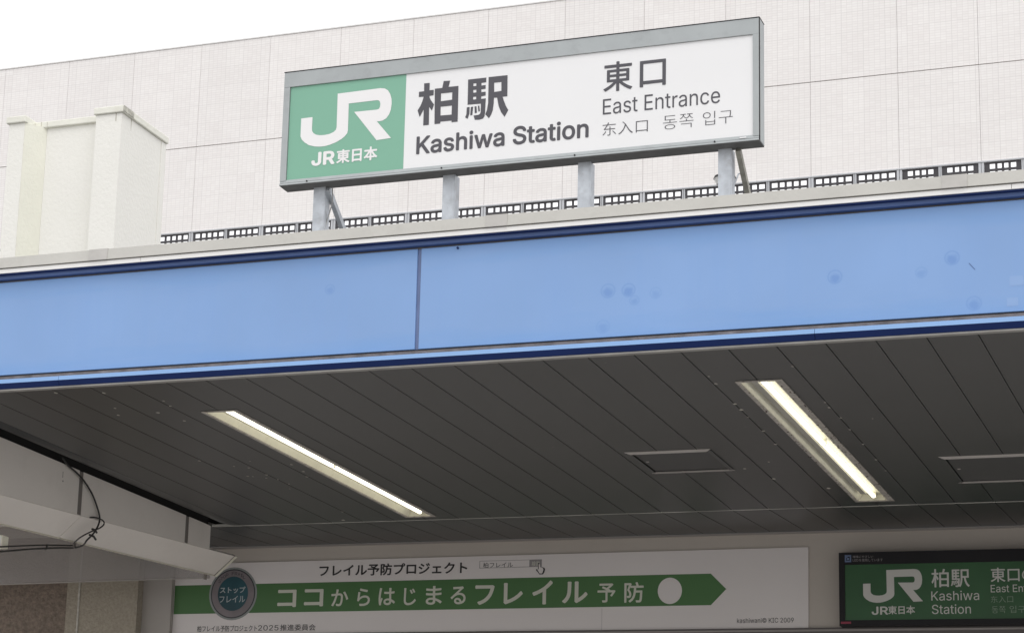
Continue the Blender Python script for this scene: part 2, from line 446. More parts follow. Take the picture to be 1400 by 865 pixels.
GLYPHS = {'0':(453,[[227,-7,191,-3,158,7,130,24,105,48,85,77,69,113,57,155,50,202,48,254,50,306,57,353,69,395,85,431,106,461,130,484,159,502,191,512,227,516,262,512,295,502,323,484,348,461,368,431,384,395,396,353,403,306,405,254,403,202,396,155,384,113,368,77,348,48,323,24,295,7,263,-3],[227,50,250,52,271,60,290,74,306,92,320,116,330,144,338,176,342,213,344,254,342,295,338,332,330,365,320,393,306,416,290,435,271,449,250,457,227,460,203,457,182,449,163,435,147,416,134,393,123,365,115,332,111,295,109,254,111,213,115,176,123,144,134,116,147,92,163,74,182,60,203,52]]),'2':(453,[[64,0,64,47,234,229,252,248,268,266,282,282,294,298,303,312,311,327,316,341,319,356,320,371,319,389,315,405,308,419,298,431,287,441,273,449,258,455,241,458,224,460,205,458,188,454,172,447,159,438,148,427,139,413,132,398,128,381,127,362,66,362,68,391,75,418,86,442,102,464,121,482,143,496,168,507,196,513,225,516,254,513,281,507,306,497,328,482,346,465,361,445,372,423,379,398,381,372,380,354,377,336,371,318,363,299,351,280,336,259,317,235,294,209,267,180,153,60,153,57,389,57,389,0]]),'5':(453,[[221,-7,192,-5,165,1,140,11,118,25,99,41,83,60,71,82,63,105,60,130,122,130,125,115,130,102,138,89,148,78,160,68,173,60,188,54,204,51,221,50,241,51,259,56,276,64,291,75,304,89,314,104,322,122,326,141,328,162,326,183,321,203,314,221,303,237,290,251,275,262,257,270,238,275,218,277,201,276,184,273,167,268,152,262,139,255,128,246,67,253,96,509,366,509,366,452,151,452,134,301,136,301,148,311,162,318,178,325,194,330,212,333,229,334,252,332,274,328,294,321,313,311,330,299,345,285,358,269,370,251,379,231,386,210,390,187,391,163,388,132,381,102,369,76,352,52,332,32,309,15,282,3,253,-4]]),'9':(453,[[226,516,256,513,285,506,310,494,333,478,352,458,368,434,380,408,387,378,389,347,387,322,382,296,373,270,359,240,340,207,315,168,200,0,130,0,301,248,307,248,302,238,295,229,287,221,278,214,268,207,257,202,245,198,232,195,218,195,188,197,161,203,137,214,116,229,98,247,83,269,72,294,66,321,64,352,66,382,73,411,85,436,101,459,120,479,143,494,168,506,196,513],[226,460,207,459,190,454,174,446,160,435,148,423,138,407,131,390,127,372,125,352,127,331,131,313,138,295,148,280,160,268,174,257,190,250,207,245,226,243,245,245,263,249,279,257,293,267,305,280,314,295,322,312,326,330,327,350,326,371,322,390,314,407,305,422,293,435,279,446,263,454,245,459]]),'A':(480,[[16,0,201,509,276,509,463,0,395,0,287,302,264,372,232,478,245,478,213,371,191,302,85,0],[110,142,110,199,370,199,370,142]]),'C':(510,[[267,-7,225,-3,186,7,150,25,119,49,92,79,70,115,53,157,44,203,40,254,44,305,53,352,70,393,92,429,119,459,150,484,186,501,225,512,267,516,293,514,317,511,340,504,362,496,383,485,402,471,419,456,435,438,448,418,459,397,467,373,473,348,408,348,404,365,397,380,389,395,380,407,369,418,357,428,344,437,330,444,315,449,300,453,284,455,267,456,237,453,209,445,184,432,161,414,141,391,125,364,113,332,106,295,103,254,106,213,113,177,125,145,141,117,161,94,184,76,210,63,237,56,267,53,284,54,300,56,315,60,330,65,344,72,357,81,369,90,380,102,389,114,397,128,404,144,408,160,473,160,467,135,459,112,448,91,435,71,420,53,402,38,383,24,363,13,341,5,317,-2,293,-6]]),'D':(502,[[219,0,96,0,96,57,215,57,254,60,288,68,318,81,343,99,363,122,379,149,390,181,397,216,399,255,397,294,390,329,379,361,364,388,344,410,320,428,291,441,258,449,221,452,93,452,93,509,225,509,273,505,315,495,353,478,385,455,412,426,433,391,449,351,458,306,462,255,458,205,449,159,433,119,411,83,384,54,351,31,312,14,268,3],[125,509,125,0,60,0,60,509]]),'E':(419,[[60,0,60,509,372,509,372,452,125,452,125,286,355,286,355,229,125,229,125,57,375,57,375,0]]),'F':(410,[[60,0,60,509,369,509,369,452,125,452,125,278,346,278,346,221,125,221,125,0]]),'I':(300,[[31,0,31,57,118,57,118,452,31,452,31,509,269,509,269,452,183,452,183,57,269,57,269,0]]),'J':(396,[[185,-7,143,-2,106,11,75,33,52,63,38,100,33,145,33,173,98,173,98,145,100,117,108,93,122,74,139,61,160,53,185,50,209,53,230,61,248,74,261,93,269,117,272,145,272,509,336,509,336,145,332,100,318,63,294,33,263,11,227,-2]]),'K':(467,[[104,145,104,216,139,261,151,275,162,289,174,303,212,344,364,509,448,509,231,276,228,276],[60,0,60,509,125,509,125,334,124,225,125,193,125,0],[372,0,188,259,228,309,449,0]]),'L':(393,[[60,0,60,509,125,509,125,57,361,57,361,0]]),'O':(533,[[267,-7,225,-3,186,7,150,25,119,49,92,79,70,115,53,157,44,203,40,254,44,305,53,352,70,393,92,429,119,459,150,484,186,501,225,512,267,516,309,512,348,501,384,484,415,459,442,429,464,393,480,352,490,305,493,254,490,203,480,157,464,115,442,79,415,49,384,25,348,7,309,-3],[267,53,296,55,324,63,349,76,372,94,392,116,408,144,420,176,428,213,430,254,428,295,420,332,408,365,392,392,372,415,349,433,324,446,296,453,267,456,237,453,210,445,184,433,161,415,142,392,125,364,113,332,106,295,103,254,106,213,113,176,125,144,142,117,161,94,184,76,210,63,237,55]]),'P':(445,[[60,0,60,509,235,509,272,506,305,499,332,487,356,471,375,452,390,430,400,404,407,377,409,348,407,318,400,291,390,265,375,243,356,223,332,207,305,195,272,188,235,186,109,186,109,242,233,242,257,244,279,248,297,256,312,266,324,279,333,294,339,310,343,328,344,348,343,367,339,385,333,402,324,416,312,428,297,439,279,446,257,451,232,452,125,452,125,0]]),'R':(449,[[60,0,60,509,236,509,273,506,305,500,333,489,356,473,376,455,390,433,401,408,407,381,409,352,407,323,401,296,390,271,376,250,356,232,333,217,305,206,273,200,236,198,96,198,96,255,234,255,258,256,280,260,298,267,313,276,325,287,334,300,340,316,344,333,345,352,344,371,340,389,334,405,325,419,313,430,298,440,279,446,258,451,233,452,125,452,125,0],[353,0,230,229,303,229,428,0]]),'S':(447,[[224,-9,188,-7,156,-1,128,9,102,23,81,40,64,60,51,83,42,109,38,137,104,137,108,118,114,102,123,88,136,76,150,66,166,59,185,53,204,50,224,49,246,50,267,54,286,60,303,69,317,79,329,92,338,106,344,122,346,139,344,154,340,168,332,179,322,189,310,197,296,205,280,211,263,217,245,222,184,239,145,253,112,269,86,289,67,313,56,341,52,372,54,400,62,425,75,448,92,468,113,484,138,498,165,508,195,514,227,516,259,514,289,508,316,498,340,484,360,468,377,449,390,427,398,403,401,378,337,378,332,402,320,421,302,437,280,449,254,456,225,459,204,457,185,454,167,448,152,440,139,430,129,418,121,405,117,391,115,376,117,359,122,345,131,334,142,324,155,315,169,308,184,302,198,297,212,293,264,279,279,275,295,270,312,264,328,256,344,248,359,238,372,226,384,213,395,198,402,180,407,161,408,139,406,112,399,87,386,64,370,43,349,25,323,11,294,0,261,-7]]),'T':(449,[[32,452,32,509,417,509,417,452,257,452,257,0,193,0,193,452]]),'a':(389,[[160,-9,137,-7,115,-3,94,5,76,15,60,29,48,45,38,63,32,84,30,108,32,128,36,146,43,161,53,174,64,184,78,193,92,200,108,206,125,211,143,214,161,217,178,220,234,227,247,229,257,231,265,235,271,240,274,246,276,255,276,257,275,272,272,285,267,297,260,307,251,315,240,322,227,327,212,330,196,331,178,330,163,327,149,322,137,316,127,309,118,301,110,292,104,283,100,274,41,291,51,313,64,331,79,346,95,358,114,368,133,375,153,380,173,383,194,384,208,384,223,382,239,379,255,375,271,369,286,360,300,350,312,336,322,320,330,301,335,278,337,251,337,0,277,0,277,52,272,52,267,43,260,34,252,25,242,16,229,8,215,1,199,-4,181,-7],[170,45,192,47,211,51,228,59,242,68,254,80,263,93,270,108,274,122,276,138,276,190,272,187,267,184,259,182,251,180,241,178,231,176,200,171,175,168,161,166,147,163,134,159,122,153,112,147,103,139,97,130,93,118,92,105,93,93,96,82,102,72,109,64,119,57,130,52,142,48,156,46]]),'c':(396,[[207,-8,174,-5,144,3,117,16,93,35,72,58,56,85,44,116,37,150,34,187,37,225,44,260,56,291,72,318,93,341,117,360,144,374,174,382,207,384,226,384,243,381,260,377,276,371,291,364,305,356,318,346,330,335,340,322,349,308,356,293,362,277,303,262,300,272,295,281,290,289,284,297,278,304,270,311,261,316,252,321,242,325,231,328,220,329,207,330,184,328,163,321,145,310,130,296,118,278,108,258,102,236,98,212,96,187,98,163,102,139,108,117,118,97,130,80,145,66,163,55,184,49,207,46,220,47,232,49,243,52,253,55,262,60,271,66,279,73,285,80,292,89,297,98,301,107,304,117,363,102,357,86,350,70,341,56,331,43,319,32,306,21,292,12,277,5,261,-1,244,-5,226,-7]]),'e':(404,[[212,-8,177,-5,145,3,117,16,92,35,72,58,56,85,44,116,37,150,34,187,36,224,44,258,55,290,71,317,91,340,115,359,142,373,172,382,205,384,226,383,246,380,266,374,285,366,303,355,319,341,334,324,347,305,357,282,365,256,370,227,371,194,371,169,75,169,75,221,338,221,310,202,308,226,304,248,298,269,288,286,277,301,263,314,246,323,227,328,205,330,183,328,164,323,146,313,131,301,119,286,109,270,102,251,97,231,96,211,96,178,98,151,102,127,110,106,121,88,135,73,151,61,169,53,190,48,212,46,227,47,241,49,254,53,265,58,276,65,285,73,294,82,300,93,306,105,365,91,358,72,348,55,335,39,320,26,302,14,283,4,261,-3,237,-7]]),'h':(410,[[114,227,114,0,53,0,53,509,114,509,114,287,102,287,116,319,132,344,152,362,175,374,200,382,227,384,252,383,275,377,295,369,313,356,328,340,341,321,350,298,355,271,357,240,357,0,296,0,296,235,293,263,286,286,273,304,256,318,235,326,210,329,192,328,176,324,161,317,147,308,136,297,126,283,119,266,115,248]]),'i':(167,[[53,0,53,379,114,379,114,0],[84,443,73,444,63,448,54,455,47,463,43,472,41,483,43,494,47,504,54,512,63,518,73,522,84,524,95,522,105,518,114,512,121,504,125,494,126,483,125,472,121,463,114,455,105,448,95,444]]),'k':(381,[[110,137,110,212,121,212,284,379,360,379,184,199,177,199],[53,0,53,509,114,509,114,0],[294,0,148,186,191,229,372,0]]),'n':(410,[[114,227,114,0,53,0,53,379,112,379,112,287,102,287,116,319,132,344,152,362,175,374,200,382,227,384,252,383,275,377,295,369,313,356,328,340,341,321,350,298,355,271,357,240,357,0,296,0,296,235,293,263,286,286,273,304,256,318,235,326,210,329,192,328,176,324,161,317,147,308,136,297,126,283,119,266,115,248]]),'o':(415,[[207,-8,174,-5,144,3,117,16,93,35,72,58,56,85,44,116,37,150,34,187,37,225,44,260,56,291,72,318,93,341,117,360,144,374,174,382,207,384,241,382,271,374,299,360,323,341,343,318,359,291,371,260,379,225,381,187,379,150,371,116,359,85,343,58,323,35,299,16,271,3,241,-5],[207,46,231,49,252,55,270,66,285,80,298,97,307,117,314,139,318,163,319,187,318,212,314,236,307,258,298,278,285,296,270,310,252,321,231,328,207,330,184,328,163,321,145,310,130,296,118,278,108,258,102,236,98,212,96,187,98,163,102,139,108,117,118,97,130,80,145,66,163,55,184,49]]),'r':(259,[[53,0,53,379,112,379,112,321,115,321,124,339,137,354,152,367,171,377,191,383,213,385,229,384,243,384,243,322,241,323,236,324,230,324,223,325,215,326,207,326,190,324,174,321,159,315,146,306,135,296,126,284,119,269,115,254,114,237,114,0]]),'s':(365,[[182,-8,157,-7,133,-3,112,3,93,12,76,24,62,38,50,54,41,73,36,94,94,107,101,87,111,72,124,60,141,52,160,47,181,45,206,47,227,53,244,62,258,74,265,88,268,103,266,115,262,126,254,136,243,144,229,150,212,155,149,170,118,180,92,192,72,208,58,227,50,249,47,274,49,295,55,314,65,332,79,347,95,360,115,370,137,378,161,383,187,384,212,383,234,379,254,372,271,363,286,352,299,339,309,324,318,308,324,290,268,277,262,291,254,304,243,316,228,325,210,331,187,333,166,331,147,326,131,317,119,305,111,292,109,277,110,264,115,253,124,243,136,235,152,229,172,223,229,209,261,200,287,187,306,171,320,153,328,131,331,107,329,85,323,65,312,47,298,31,281,18,260,6,236,-2,210,-7]]),'t':(227,[[204,379,204,327,6,327,6,379],[65,471,126,471,126,98,127,83,130,70,136,61,144,55,156,51,170,50,175,50,180,50,185,51,202,54,213,2,207,0,200,-2,192,-3,184,-3,176,-4,168,-4,138,-1,113,7,92,21,77,41,68,64,65,93]]),'w':(567,[[138,0,23,379,87,379,133,214,154,137,161,107,168,75,175,41,165,41,172,74,179,105,186,135,206,214,252,379,316,379,362,214,382,136,388,106,395,75,402,41,391,41,399,75,406,106,413,135,434,214,480,379,545,379,429,0,368,0,319,172,305,225,291,280,277,338,291,338,277,280,263,225,248,172,199,0]]),'©':(637,[[173,254,176,280,182,305,193,328,208,349,226,367,247,382,270,393,295,399,321,402,344,400,366,395,386,386,405,375,422,361,436,345,447,327,455,307,460,286,400,286,395,302,385,316,372,328,357,337,339,342,321,344,305,343,290,339,276,332,263,323,252,312,243,299,236,285,232,270,231,254,232,238,236,223,243,209,252,196,263,186,276,177,290,170,305,166,321,165,339,166,355,172,370,181,381,193,390,207,395,223,455,223,450,201,443,181,432,163,418,147,403,133,385,122,365,113,344,108,321,107,295,109,270,115,247,126,226,141,208,159,193,180,182,203,176,228],[318,-8,283,-6,249,1,216,12,186,28,158,47,133,69,110,94,92,122,76,153,65,185,58,219,56,254,58,290,65,324,76,356,92,386,110,414,133,440,158,462,186,481,216,496,249,508,283,514,318,517,354,514,388,508,420,496,450,481,478,462,504,440,526,414,545,386,560,356,571,324,578,290,580,254,578,219,571,185,560,153,545,122,526,94,504,69,478,47,450,28,420,12,388,1,354,-6],[318,51,346,53,372,58,397,67,421,79,442,93,462,111,479,131,494,152,506,176,514,201,520,227,521,254,520,282,514,308,506,333,494,357,479,378,462,398,442,415,421,430,397,442,372,451,346,456,318,457,291,456,265,451,240,442,216,430,194,415,175,398,158,378,143,357,131,333,122,308,117,282,115,254,117,227,122,201,131,176,143,152,158,131,175,111,194,93,216,79,240,67,265,58,291,53]]),' ':(188,[])}
per_object_tone(M['ceiling'], 0.07)
per_object_tone(M['tile'], 0.012)


# ------------------------------------------------------------------ mesh helpers
class MB:
    def __init__(s):
        s.v, s.f, s.mi = [], [], []
        s.cur = 0

    def quad(s, pts):
        k = len(s.v)
        s.v += [tuple(p) for p in pts]
        s.f.append(tuple(range(k, k + len(pts))))
        s.mi.append(s.cur)

    def box(s, x0, x1, y0, y1, z0, z1):
        k = len(s.v)
        s.v += [(x0, y0, z0), (x1, y0, z0), (x1, y1, z0), (x0, y1, z0), (x0, y0, z1), (x1, y0, z1), (x1, y1, z1), (x0, y1, z1)]
        for f in ((0, 3, 2, 1), (4, 5, 6, 7), (0, 1, 5, 4), (1, 2, 6, 5), (2, 3, 7, 6), (3, 0, 4, 7)):
            s.f.append(tuple(k + i for i in f))
            s.mi.append(s.cur)
        return s

    def loft(s, a, b):
        """solid between two equal polygons (lists of 3-D points)"""
        k, n = len(s.v), len(a)
        s.v += [tuple(p) for p in a] + [tuple(p) for p in b]
        s.f.append(tuple(range(k + n - 1, k - 1, -1)))
        s.f.append(tuple(range(k + n, k + 2 * n)))
        s.mi += [s.cur] * 2
        for i in range(n):
            j = (i + 1) % n
            s.f.append((k + i, k + j, k + n + j, k + n + i))
            s.mi.append(s.cur)
        return s

    def extx(s, prof, x0, x1):
        """profile of (y, z) points pulled along X"""
        return s.loft([(x0, y, z) for y, z in prof], [(x1, y, z) for y, z in prof])

    def exty(s, prof, y0, y1):
        return s.loft([(x, y0, z) for x, z in prof], [(x, y1, z) for x, z in prof])

    def tube(s, pts, r, n=8):
        pts = [Vector(p) for p in pts]
        rings = []
        for i, p in enumerate(pts):
            d = (pts[min(i + 1, len(pts) - 1)] - pts[max(i - 1, 0)]).normalized()
            a = d.cross(Vector((0, 0, 1)))
            if a.length < 1e-3:
                a = d.cross(Vector((1, 0, 0)))
            a.normalize()
            c = d.cross(a)
            rings.append([p + (a * math.cos(t) + c * math.sin(t)) * r for t in [2 * math.pi * q / n for q in range(n)]])
        k = len(s.v)
        for rg in rings:
            s.v += [tuple(q) for q in rg]
        for i in range(len(rings) - 1):
            for q in range(n):
                s.f.append((k + i * n + q, k + i * n + (q + 1) % n, k + (i + 1) * n + (q + 1) % n, k + (i + 1) * n + q))
                s.mi.append(s.cur)
        s.f.append(tuple(k + q for q in range(n)))
        s.f.append(tuple(k + (len(rings) - 1) * n + q for q in range(n - 1, -1, -1)))
        s.mi += [s.cur] * 2
        return s

    def mesh(s, name, mats, smooth=False):
        me = bpy.data.meshes.new(name)
        me.from_pydata(s.v, [], s.f)
        for m in (mats if isinstance(mats, (list, tuple)) else [mats]):
            me.materials.append(M[m] if isinstance(m, str) else m)
        me.polygons.foreach_set('material_index', s.mi)
        if smooth:
            me.polygons.foreach_set('use_smooth', [True] * len(me.polygons))
        me.update()
        import bmesh
        bm = bmesh.new()
        bm.from_mesh(me)
        bmesh.ops.recalc_face_normals(bm, faces=bm.faces)
        bm.to_mesh(me)
        bm.free()
        return me


def smooth_path(pts, k=5):
    P = [Vector(p) for p in pts]
    out = []
    for i in range(len(P) - 1):
        a, b, c, d = P[max(i - 1, 0)], P[i], P[i + 1], P[min(i + 2, len(P) - 1)]
        for t in range(k):
            u = t / k
            out.append(0.5 * ((2 * b) + (c - a) * u + (2 * a - 5 * b + 4 * c - d) * u * u + (3 * b - a - 3 * c + d) * u ** 3))
    return out + [P[-1]]


def thing(name, label, cat, loc=(0, 0, 0), group=None):
    o = bpy.data.objects.new(name, None)
    o.empty_display_size = 0.3
    C.objects.link(o)
    o.location = loc
    o['label'] = label
    o['category'] = cat
    if group:
        o['group'] = group
    return o


def root_of(o):
    while o.parent:
        o = o.parent
    return o


def part(name, mb, mats, parent, label=None, kind=None, smooth=False, bevel=0.0):
    me = mb if isinstance(mb, bpy.types.Mesh) else mb.mesh(name, mats, smooth)
    me.transform(Matrix.Translation(-root_of(parent).location))
    o = bpy.data.objects.new(name, me)
    C.objects.link(o)
    o.parent = parent
    if label:
        o['label'] = label
    if kind:
        o['kind'] = kind
    if bevel:
        bv = o.modifiers.new('bevel', 'BEVEL')
        bv.width = bevel
        bv.segments = 2
        bv.limit_method = 'ANGLE'
    return o


def structure(name, mb, mats):
    o = bpy.data.objects.new(name, mb.mesh(name, mats))
    C.objects.link(o)
    o['kind'] = 'structure'
    return o


def flat_shape(name, splines, y, m, parent, label=None):
    """flat print: closed outlines (x, z), inner ones cut holes, standing at depth y and facing the square"""
    cu = bpy.data.curves.new('outline', 'CURVE')
    cu.dimensions = '2D'
    cu.fill_mode = 'BOTH'
    for sp in splines:
        q = cu.splines.new('POLY')
        q.points.add(len(sp) - 1)
        for i, (a, b) in enumerate(sp):
            q.points[i].co = (a, b, 0, 1)
        q.use_cyclic_u = True
    o = bpy.data.objects.new('outline', cu)
    C.objects.link(o)
    me = bpy.data.meshes.new_from_object(o.evaluated_get(bpy.context.evaluated_depsgraph_get()))
    bpy.data.objects.remove(o)
    me.transform(Matrix(((1, 0, 0, 0), (0, 0, 1, y), (0, 1, 0, 0), (0, 0, 0, 1))))
    me.materials.clear()
    me.materials.append(M[m])
    return part(name, me, None, parent, label)


def nonzero_fill(loops):
    """triangles inside closed loops by the non-zero winding rule (overlapping strokes stay filled)"""
    from mathutils.geometry import delaunay_2d_cdt
    co, ed = [], []
    for lp_ in loops:
        k = len(co)
        co += [Vector(p) for p in lp_]
        ed += [(k + i, k + (i + 1) % len(lp_)) for i in range(len(lp_))]
    vo, eo, fo = delaunay_2d_cdt(co, ed, [], 0, 1e-5)[:3]
    keep = []
    for f in fo:
        cx_ = sum(vo[i].x for i in f) / len(f)
        cy_ = sum(vo[i].y for i in f) / len(f)
        wn = 0
        for lp_ in loops:
            for i in range(len(lp_)):
                (ax, ay), (bx_, by_) = lp_[i], lp_[(i + 1) % len(lp_)]
                if (ay <= cy_) != (by_ <= cy_):
                    if ax + (cy_ - ay) / (by_ - ay) * (bx_ - ax) > cx_:
                        wn += 1 if by_ > ay else -1
        if wn:
            keep.append(tuple(f))
    return [(v.x, v.y) for v in vo], keep


def lettering(body, weight, x0, x1, z0, z1, y, m, parent, label=None):
    """flat lettering whose ink fills x0..x1, z0..z1; Latin letters from GLYPHS, the rest from the built-in face"""
    if all(ch in GLYPHS for ch in body):
        sp, pen = [], 0.0
        for ch in body:
            adv, loops = GLYPHS[ch]
            for lp_ in loops:
                sp.append([(pen + lp_[i] / 1000, lp_[i + 1] / 1000) for i in range(0, len(lp_), 2)])
            pen += adv / 1000
        vs, fs = nonzero_fill(sp)
    else:
        cu = bpy.data.curves.new('type', 'FONT')
        cu.body = body
        cu.dimensions = '2D'
        cu.fill_mode = 'BOTH'
        cu.resolution_u = 4
        cu.offset = min(weight, 0)
        o = bpy.data.objects.new('type', cu)
        C.objects.link(o)
        me = bpy.data.meshes.new_from_object(o.evaluated_get(bpy.context.evaluated_depsgraph_get()))
        bpy.data.objects.remove(o)
        vs = [(v.co.x, v.co.y) for v in me.vertices]
        fs = [tuple(p.vertices) for p in me.polygons]
    w = max(weight, 0)
    shifts = [(0, 0)] if w == 0 else [(math.cos(k * math.pi / 4), math.sin(k * math.pi / 4)) for k in range(8)]
    a, b = min(v[0] for v in vs) - w, max(v[0] for v in vs) + w
    c, d = min(v[1] for v in vs) - w, max(v[1] for v in vs) + w
    sx, sz = (x1 - x0) / (b - a), (z1 - z0) / (d - c)
    mb = MB()
    for k, (dx_, dz_) in enumerate(shifts):
        base = len(mb.v)
        mb.v += [(x0 + (vx + dx_ * w - a) * sx, y - k * 0.00008, z0 + (vy + dz_ * w - c) * sz) for vx, vy in vs]
        for f in fs:
            mb.f.append(tuple(base + q for q in f))
            mb.mi.append(0)
    out = bpy.data.meshes.new('lettering')
    out.from_pydata(mb.v, [], mb.f)
    out.materials.append(M[m])
    out.update()
    return part('lettering', out, None, parent, label or ('lettering reading ' + body))


def ellipse(cx, cz, rx, rz, n=40):
    return [(cx + rx * math.cos(2 * math.pi * i / n), cz + rz * math.sin(2 * math.pi * i / n)) for i in range(n)]


# ------------------------------------------------------------------ the setting
g = MB()
g.quad([(-600, -600, 0), (600, -600, 0), (600, 600, 0), (-600, 600, 0)])
structure('ground', g, 'ground')

# ------------------------------------------------------------------ tiled building behind
YW = 24.0
TOP, HJ, GT = 12.17, 10.885, 9.835
bld = thing('tiled_building', 'pale mosaic tiled station building rising behind the canopy and sign', 'building', (-6, YW, 0))
XJ = [-14.795 - 0.904 * k for k in range(6, 0, -1)] + [-14.795 + 0.904 * k for k in range(12)] + [-3.944, -3.129]
while XJ[-1] < 4:
    XJ.append(XJ[-1] + 0.815)
XJ = sorted(XJ)
for i in range(len(XJ) - 1):
    a, b = XJ[i] + 0.0015, XJ[i + 1] - 0.0015
    for z0, z1 in ((GT, HJ - 0.005), (HJ + 0.005, TOP)):
        m = MB().box(a, b, YW, YW + 0.05, z0, z1)
        part('wall_panel', m, 'tile', bld)
part('panel_backing', MB().box(XJ[0], XJ[-1], YW + 0.052, YW + 0.09, GT + 0.03, TOP - 0.02), 'joint', bld)
part('parapet_cap', MB().box(XJ[0], XJ[-1], YW - 0.01, YW + 0.10, TOP + 0.002, TOP + 0.018), 'tile_cap', bld)
part('head_rail', MB().box(XJ[0], XJ[-1], YW - 0.02, YW + 0.05, GT - 0.016, GT - 0.003), 'alu', bld)
lv = MB().box(XJ[0], XJ[-1], YW - 0.01, YW + 0.25, 0.0, GT - 0.42)
part('lower_wall', lv, 'tile', bld)
# open grilles: two to a wall panel
for i in range(len(XJ) - 1):
    x0, x1 = XJ[i], XJ[i + 1]
    xm = (x0 + x1) / 2
    few = x0 > -4.0
    for (a, b, wa, wb) in ((x0, xm, 0.03, 0.018), (xm, x1, 0.018, 0.03)):
        zt, zb = GT - 0.016, GT - 0.42
        fr = MB()
        xa_, xb_, ya_, yb_, zt_ = a + 0.003, b - 0.003, YW - 0.012, YW + 0.045, zt - 0.0005
        prof_ = [(xa_, zb), (xa_, zt_), (xb_, zt_), (xb_, zb), (xb_ - wb + 0.006, zb), (xb_ - wb + 0.006, zt_ - 0.004), (xa_ + wa - 0.006, zt_ - 0.004), (xa_ + wa - 0.006, zb)]
        fr.exty(prof_, ya_, yb_)
        gr = part('vent_grille', fr, 'alu', bld)
        bars = MB()
        ia, ib = a + wa, b - wb
        n = 4 if few else 5
        side = 0.05 if few else 0.018
        bars.box(ia, ia + side, YW + 0.0, YW + 0.02, zb, zt - 0.005)
        bars.box(ib - side, ib, YW + 0.0, YW + 0.02, zb, zt - 0.005)
        p = (ib - ia - 2 * side) / n
        for k in range(1, n):
            xc = ia + side + p * k
            bars.box(xc - 0.0115, xc + 0.0115, YW + 0.004, YW + 0.019, zb, zt - 0.012)
        z = zt - 0.005
        for k in range(5):
            bars.box(ia + side, ib - side, YW + 0.001, YW + 0.0195, z - (0.012 if k == 0 else 0.022), z)
            z -= 0.068 if k == 0 else 0.077
        part('grille_bars', bars, 'louvre', gr)

# ------------------------------------------------------------------ stucco shaft on the canopy roof, left
YB = 13.0
sh = thing('vent_shaft', 'cream white stucco shaft with stepped cap standing on the canopy roof', 'vent shaft', (-7.5, 13.3, 4.78))
ZC = 6.93
body = MB().box(-7.738, -7.13, YB + 0.135, YB + 0.66, 4.76, ZC + 0.0)
part('shaft_body', body, 'stucco', sh)
part('corner_pier', MB().box(-7.955, -7.838, YB + 0.004, YB + 0.78, 4.76, ZC - 0.001), 'stucco', sh)
part('stained_side', MB().loft([(-7.8375, YB + 0.006, 4.76), (-7.739, YB + 0.1349, 4.76), (-7.739, YB + 0.7, 4.76), (-7.8375, YB + 0.7, 4.76)],
                              [(-7.8375, YB + 0.006, ZC - 0.002), (-7.739, YB + 0.1349, ZC - 0.002), (-7.739, YB + 0.7, ZC - 0.002), (-7.8375, YB + 0.7, ZC - 0.002)]),
     'stain', sh, 'side of the corner pier with a greenish rain stain')
part('corner_pier', MB().box(-7.305, -7.115, YB + 0.02, YB + 0.60, 4.76, ZC - 0.001), 'stucco', sh)
part('back_pier', MB().box(-7.129, -7.110, YB + 0.601, YB + 0.668, 4.76, ZC - 0.003), 'stucco', sh)
capm = MB()
capm.box(-7.975, -7.825, YB - 0.015, YB + 0.68, ZC + 0.0, ZC + 0.047)
capm.box(-7.8245, -7.3205, YB + 0.112, YB + 0.68, ZC - 0.008, ZC + 0.037)
capm.box(-7.32, -7.098, YB + 0.004, YB + 0.68, ZC + 0.001, ZC + 0.048)
part('cap', capm, 'cap', sh, bevel=0.006)
part('cap_end', MB().box(-7.0975, -7.093, YB + 0.005, YB + 0.15, ZC + 0.006, ZC + 0.044), 'capdirt', sh, 'mossy crumbling corner of the cap')

# ------------------------------------------------------------------ canopy
YF, ZL = 9.541, 4.16
XL, XR = -9.3, 2.6
can = thing('station_canopy', 'station entrance canopy with pale blue fascia and charcoal boarded ceiling', 'canopy', (-3.6, YF, 4.16))
JX = (-7.267, -3.667, -0.067)
px = [XL] + list(JX) + [XR]
for i in range(len(px) - 1):
    a = px[i] + (0.009 if i else 0)
    b = px[i + 1] - (0.009 if i < len(px) - 2 else 0)
    part('fascia_panel', MB().box(a, b, YF + 0.012, YF + 0.05, 4.239, 4.702), 'blue', can, bevel=0.002)
for x in JX:
    part('joint_strip', MB().box(x - 0.0085, x + 0.0085, YF + 0.020, YF + 0.052, 4.239, 4.7015), 'seamblue', can)
part('rivet', MB().tube([(-3.4856, YF + 0.004, 4.690), (-3.4856, YF + 0.02, 4.690)], 0.005, 10), 'navy', can)
part('sealant_groove', MB().box(XL, XR, YF + 0.004, YF + 0.06, 4.2115, 4.2290), 'groove', can)
part('shadow_gap', MB().box(XL, XR, YF + 0.026, YF + 0.06, 4.2293, 4.2386), 'ledge_dark', can)
# lip: light blue face, navy chamfer under it coloured darker for its shade, pale bead at the ceiling
lipx = [XL, -5.45, -1.9159, XR]
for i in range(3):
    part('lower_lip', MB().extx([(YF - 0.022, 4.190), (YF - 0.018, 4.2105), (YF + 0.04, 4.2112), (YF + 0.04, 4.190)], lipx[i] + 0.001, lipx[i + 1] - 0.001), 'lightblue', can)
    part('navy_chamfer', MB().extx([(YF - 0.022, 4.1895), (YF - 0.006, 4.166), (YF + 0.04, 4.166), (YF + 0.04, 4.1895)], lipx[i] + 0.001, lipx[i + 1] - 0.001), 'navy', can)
part('edge_bead', MB().box(XL, XR, YF - 0.002, YF + 0.030, 4.1585, 4.1655), 'beadwhite', can)
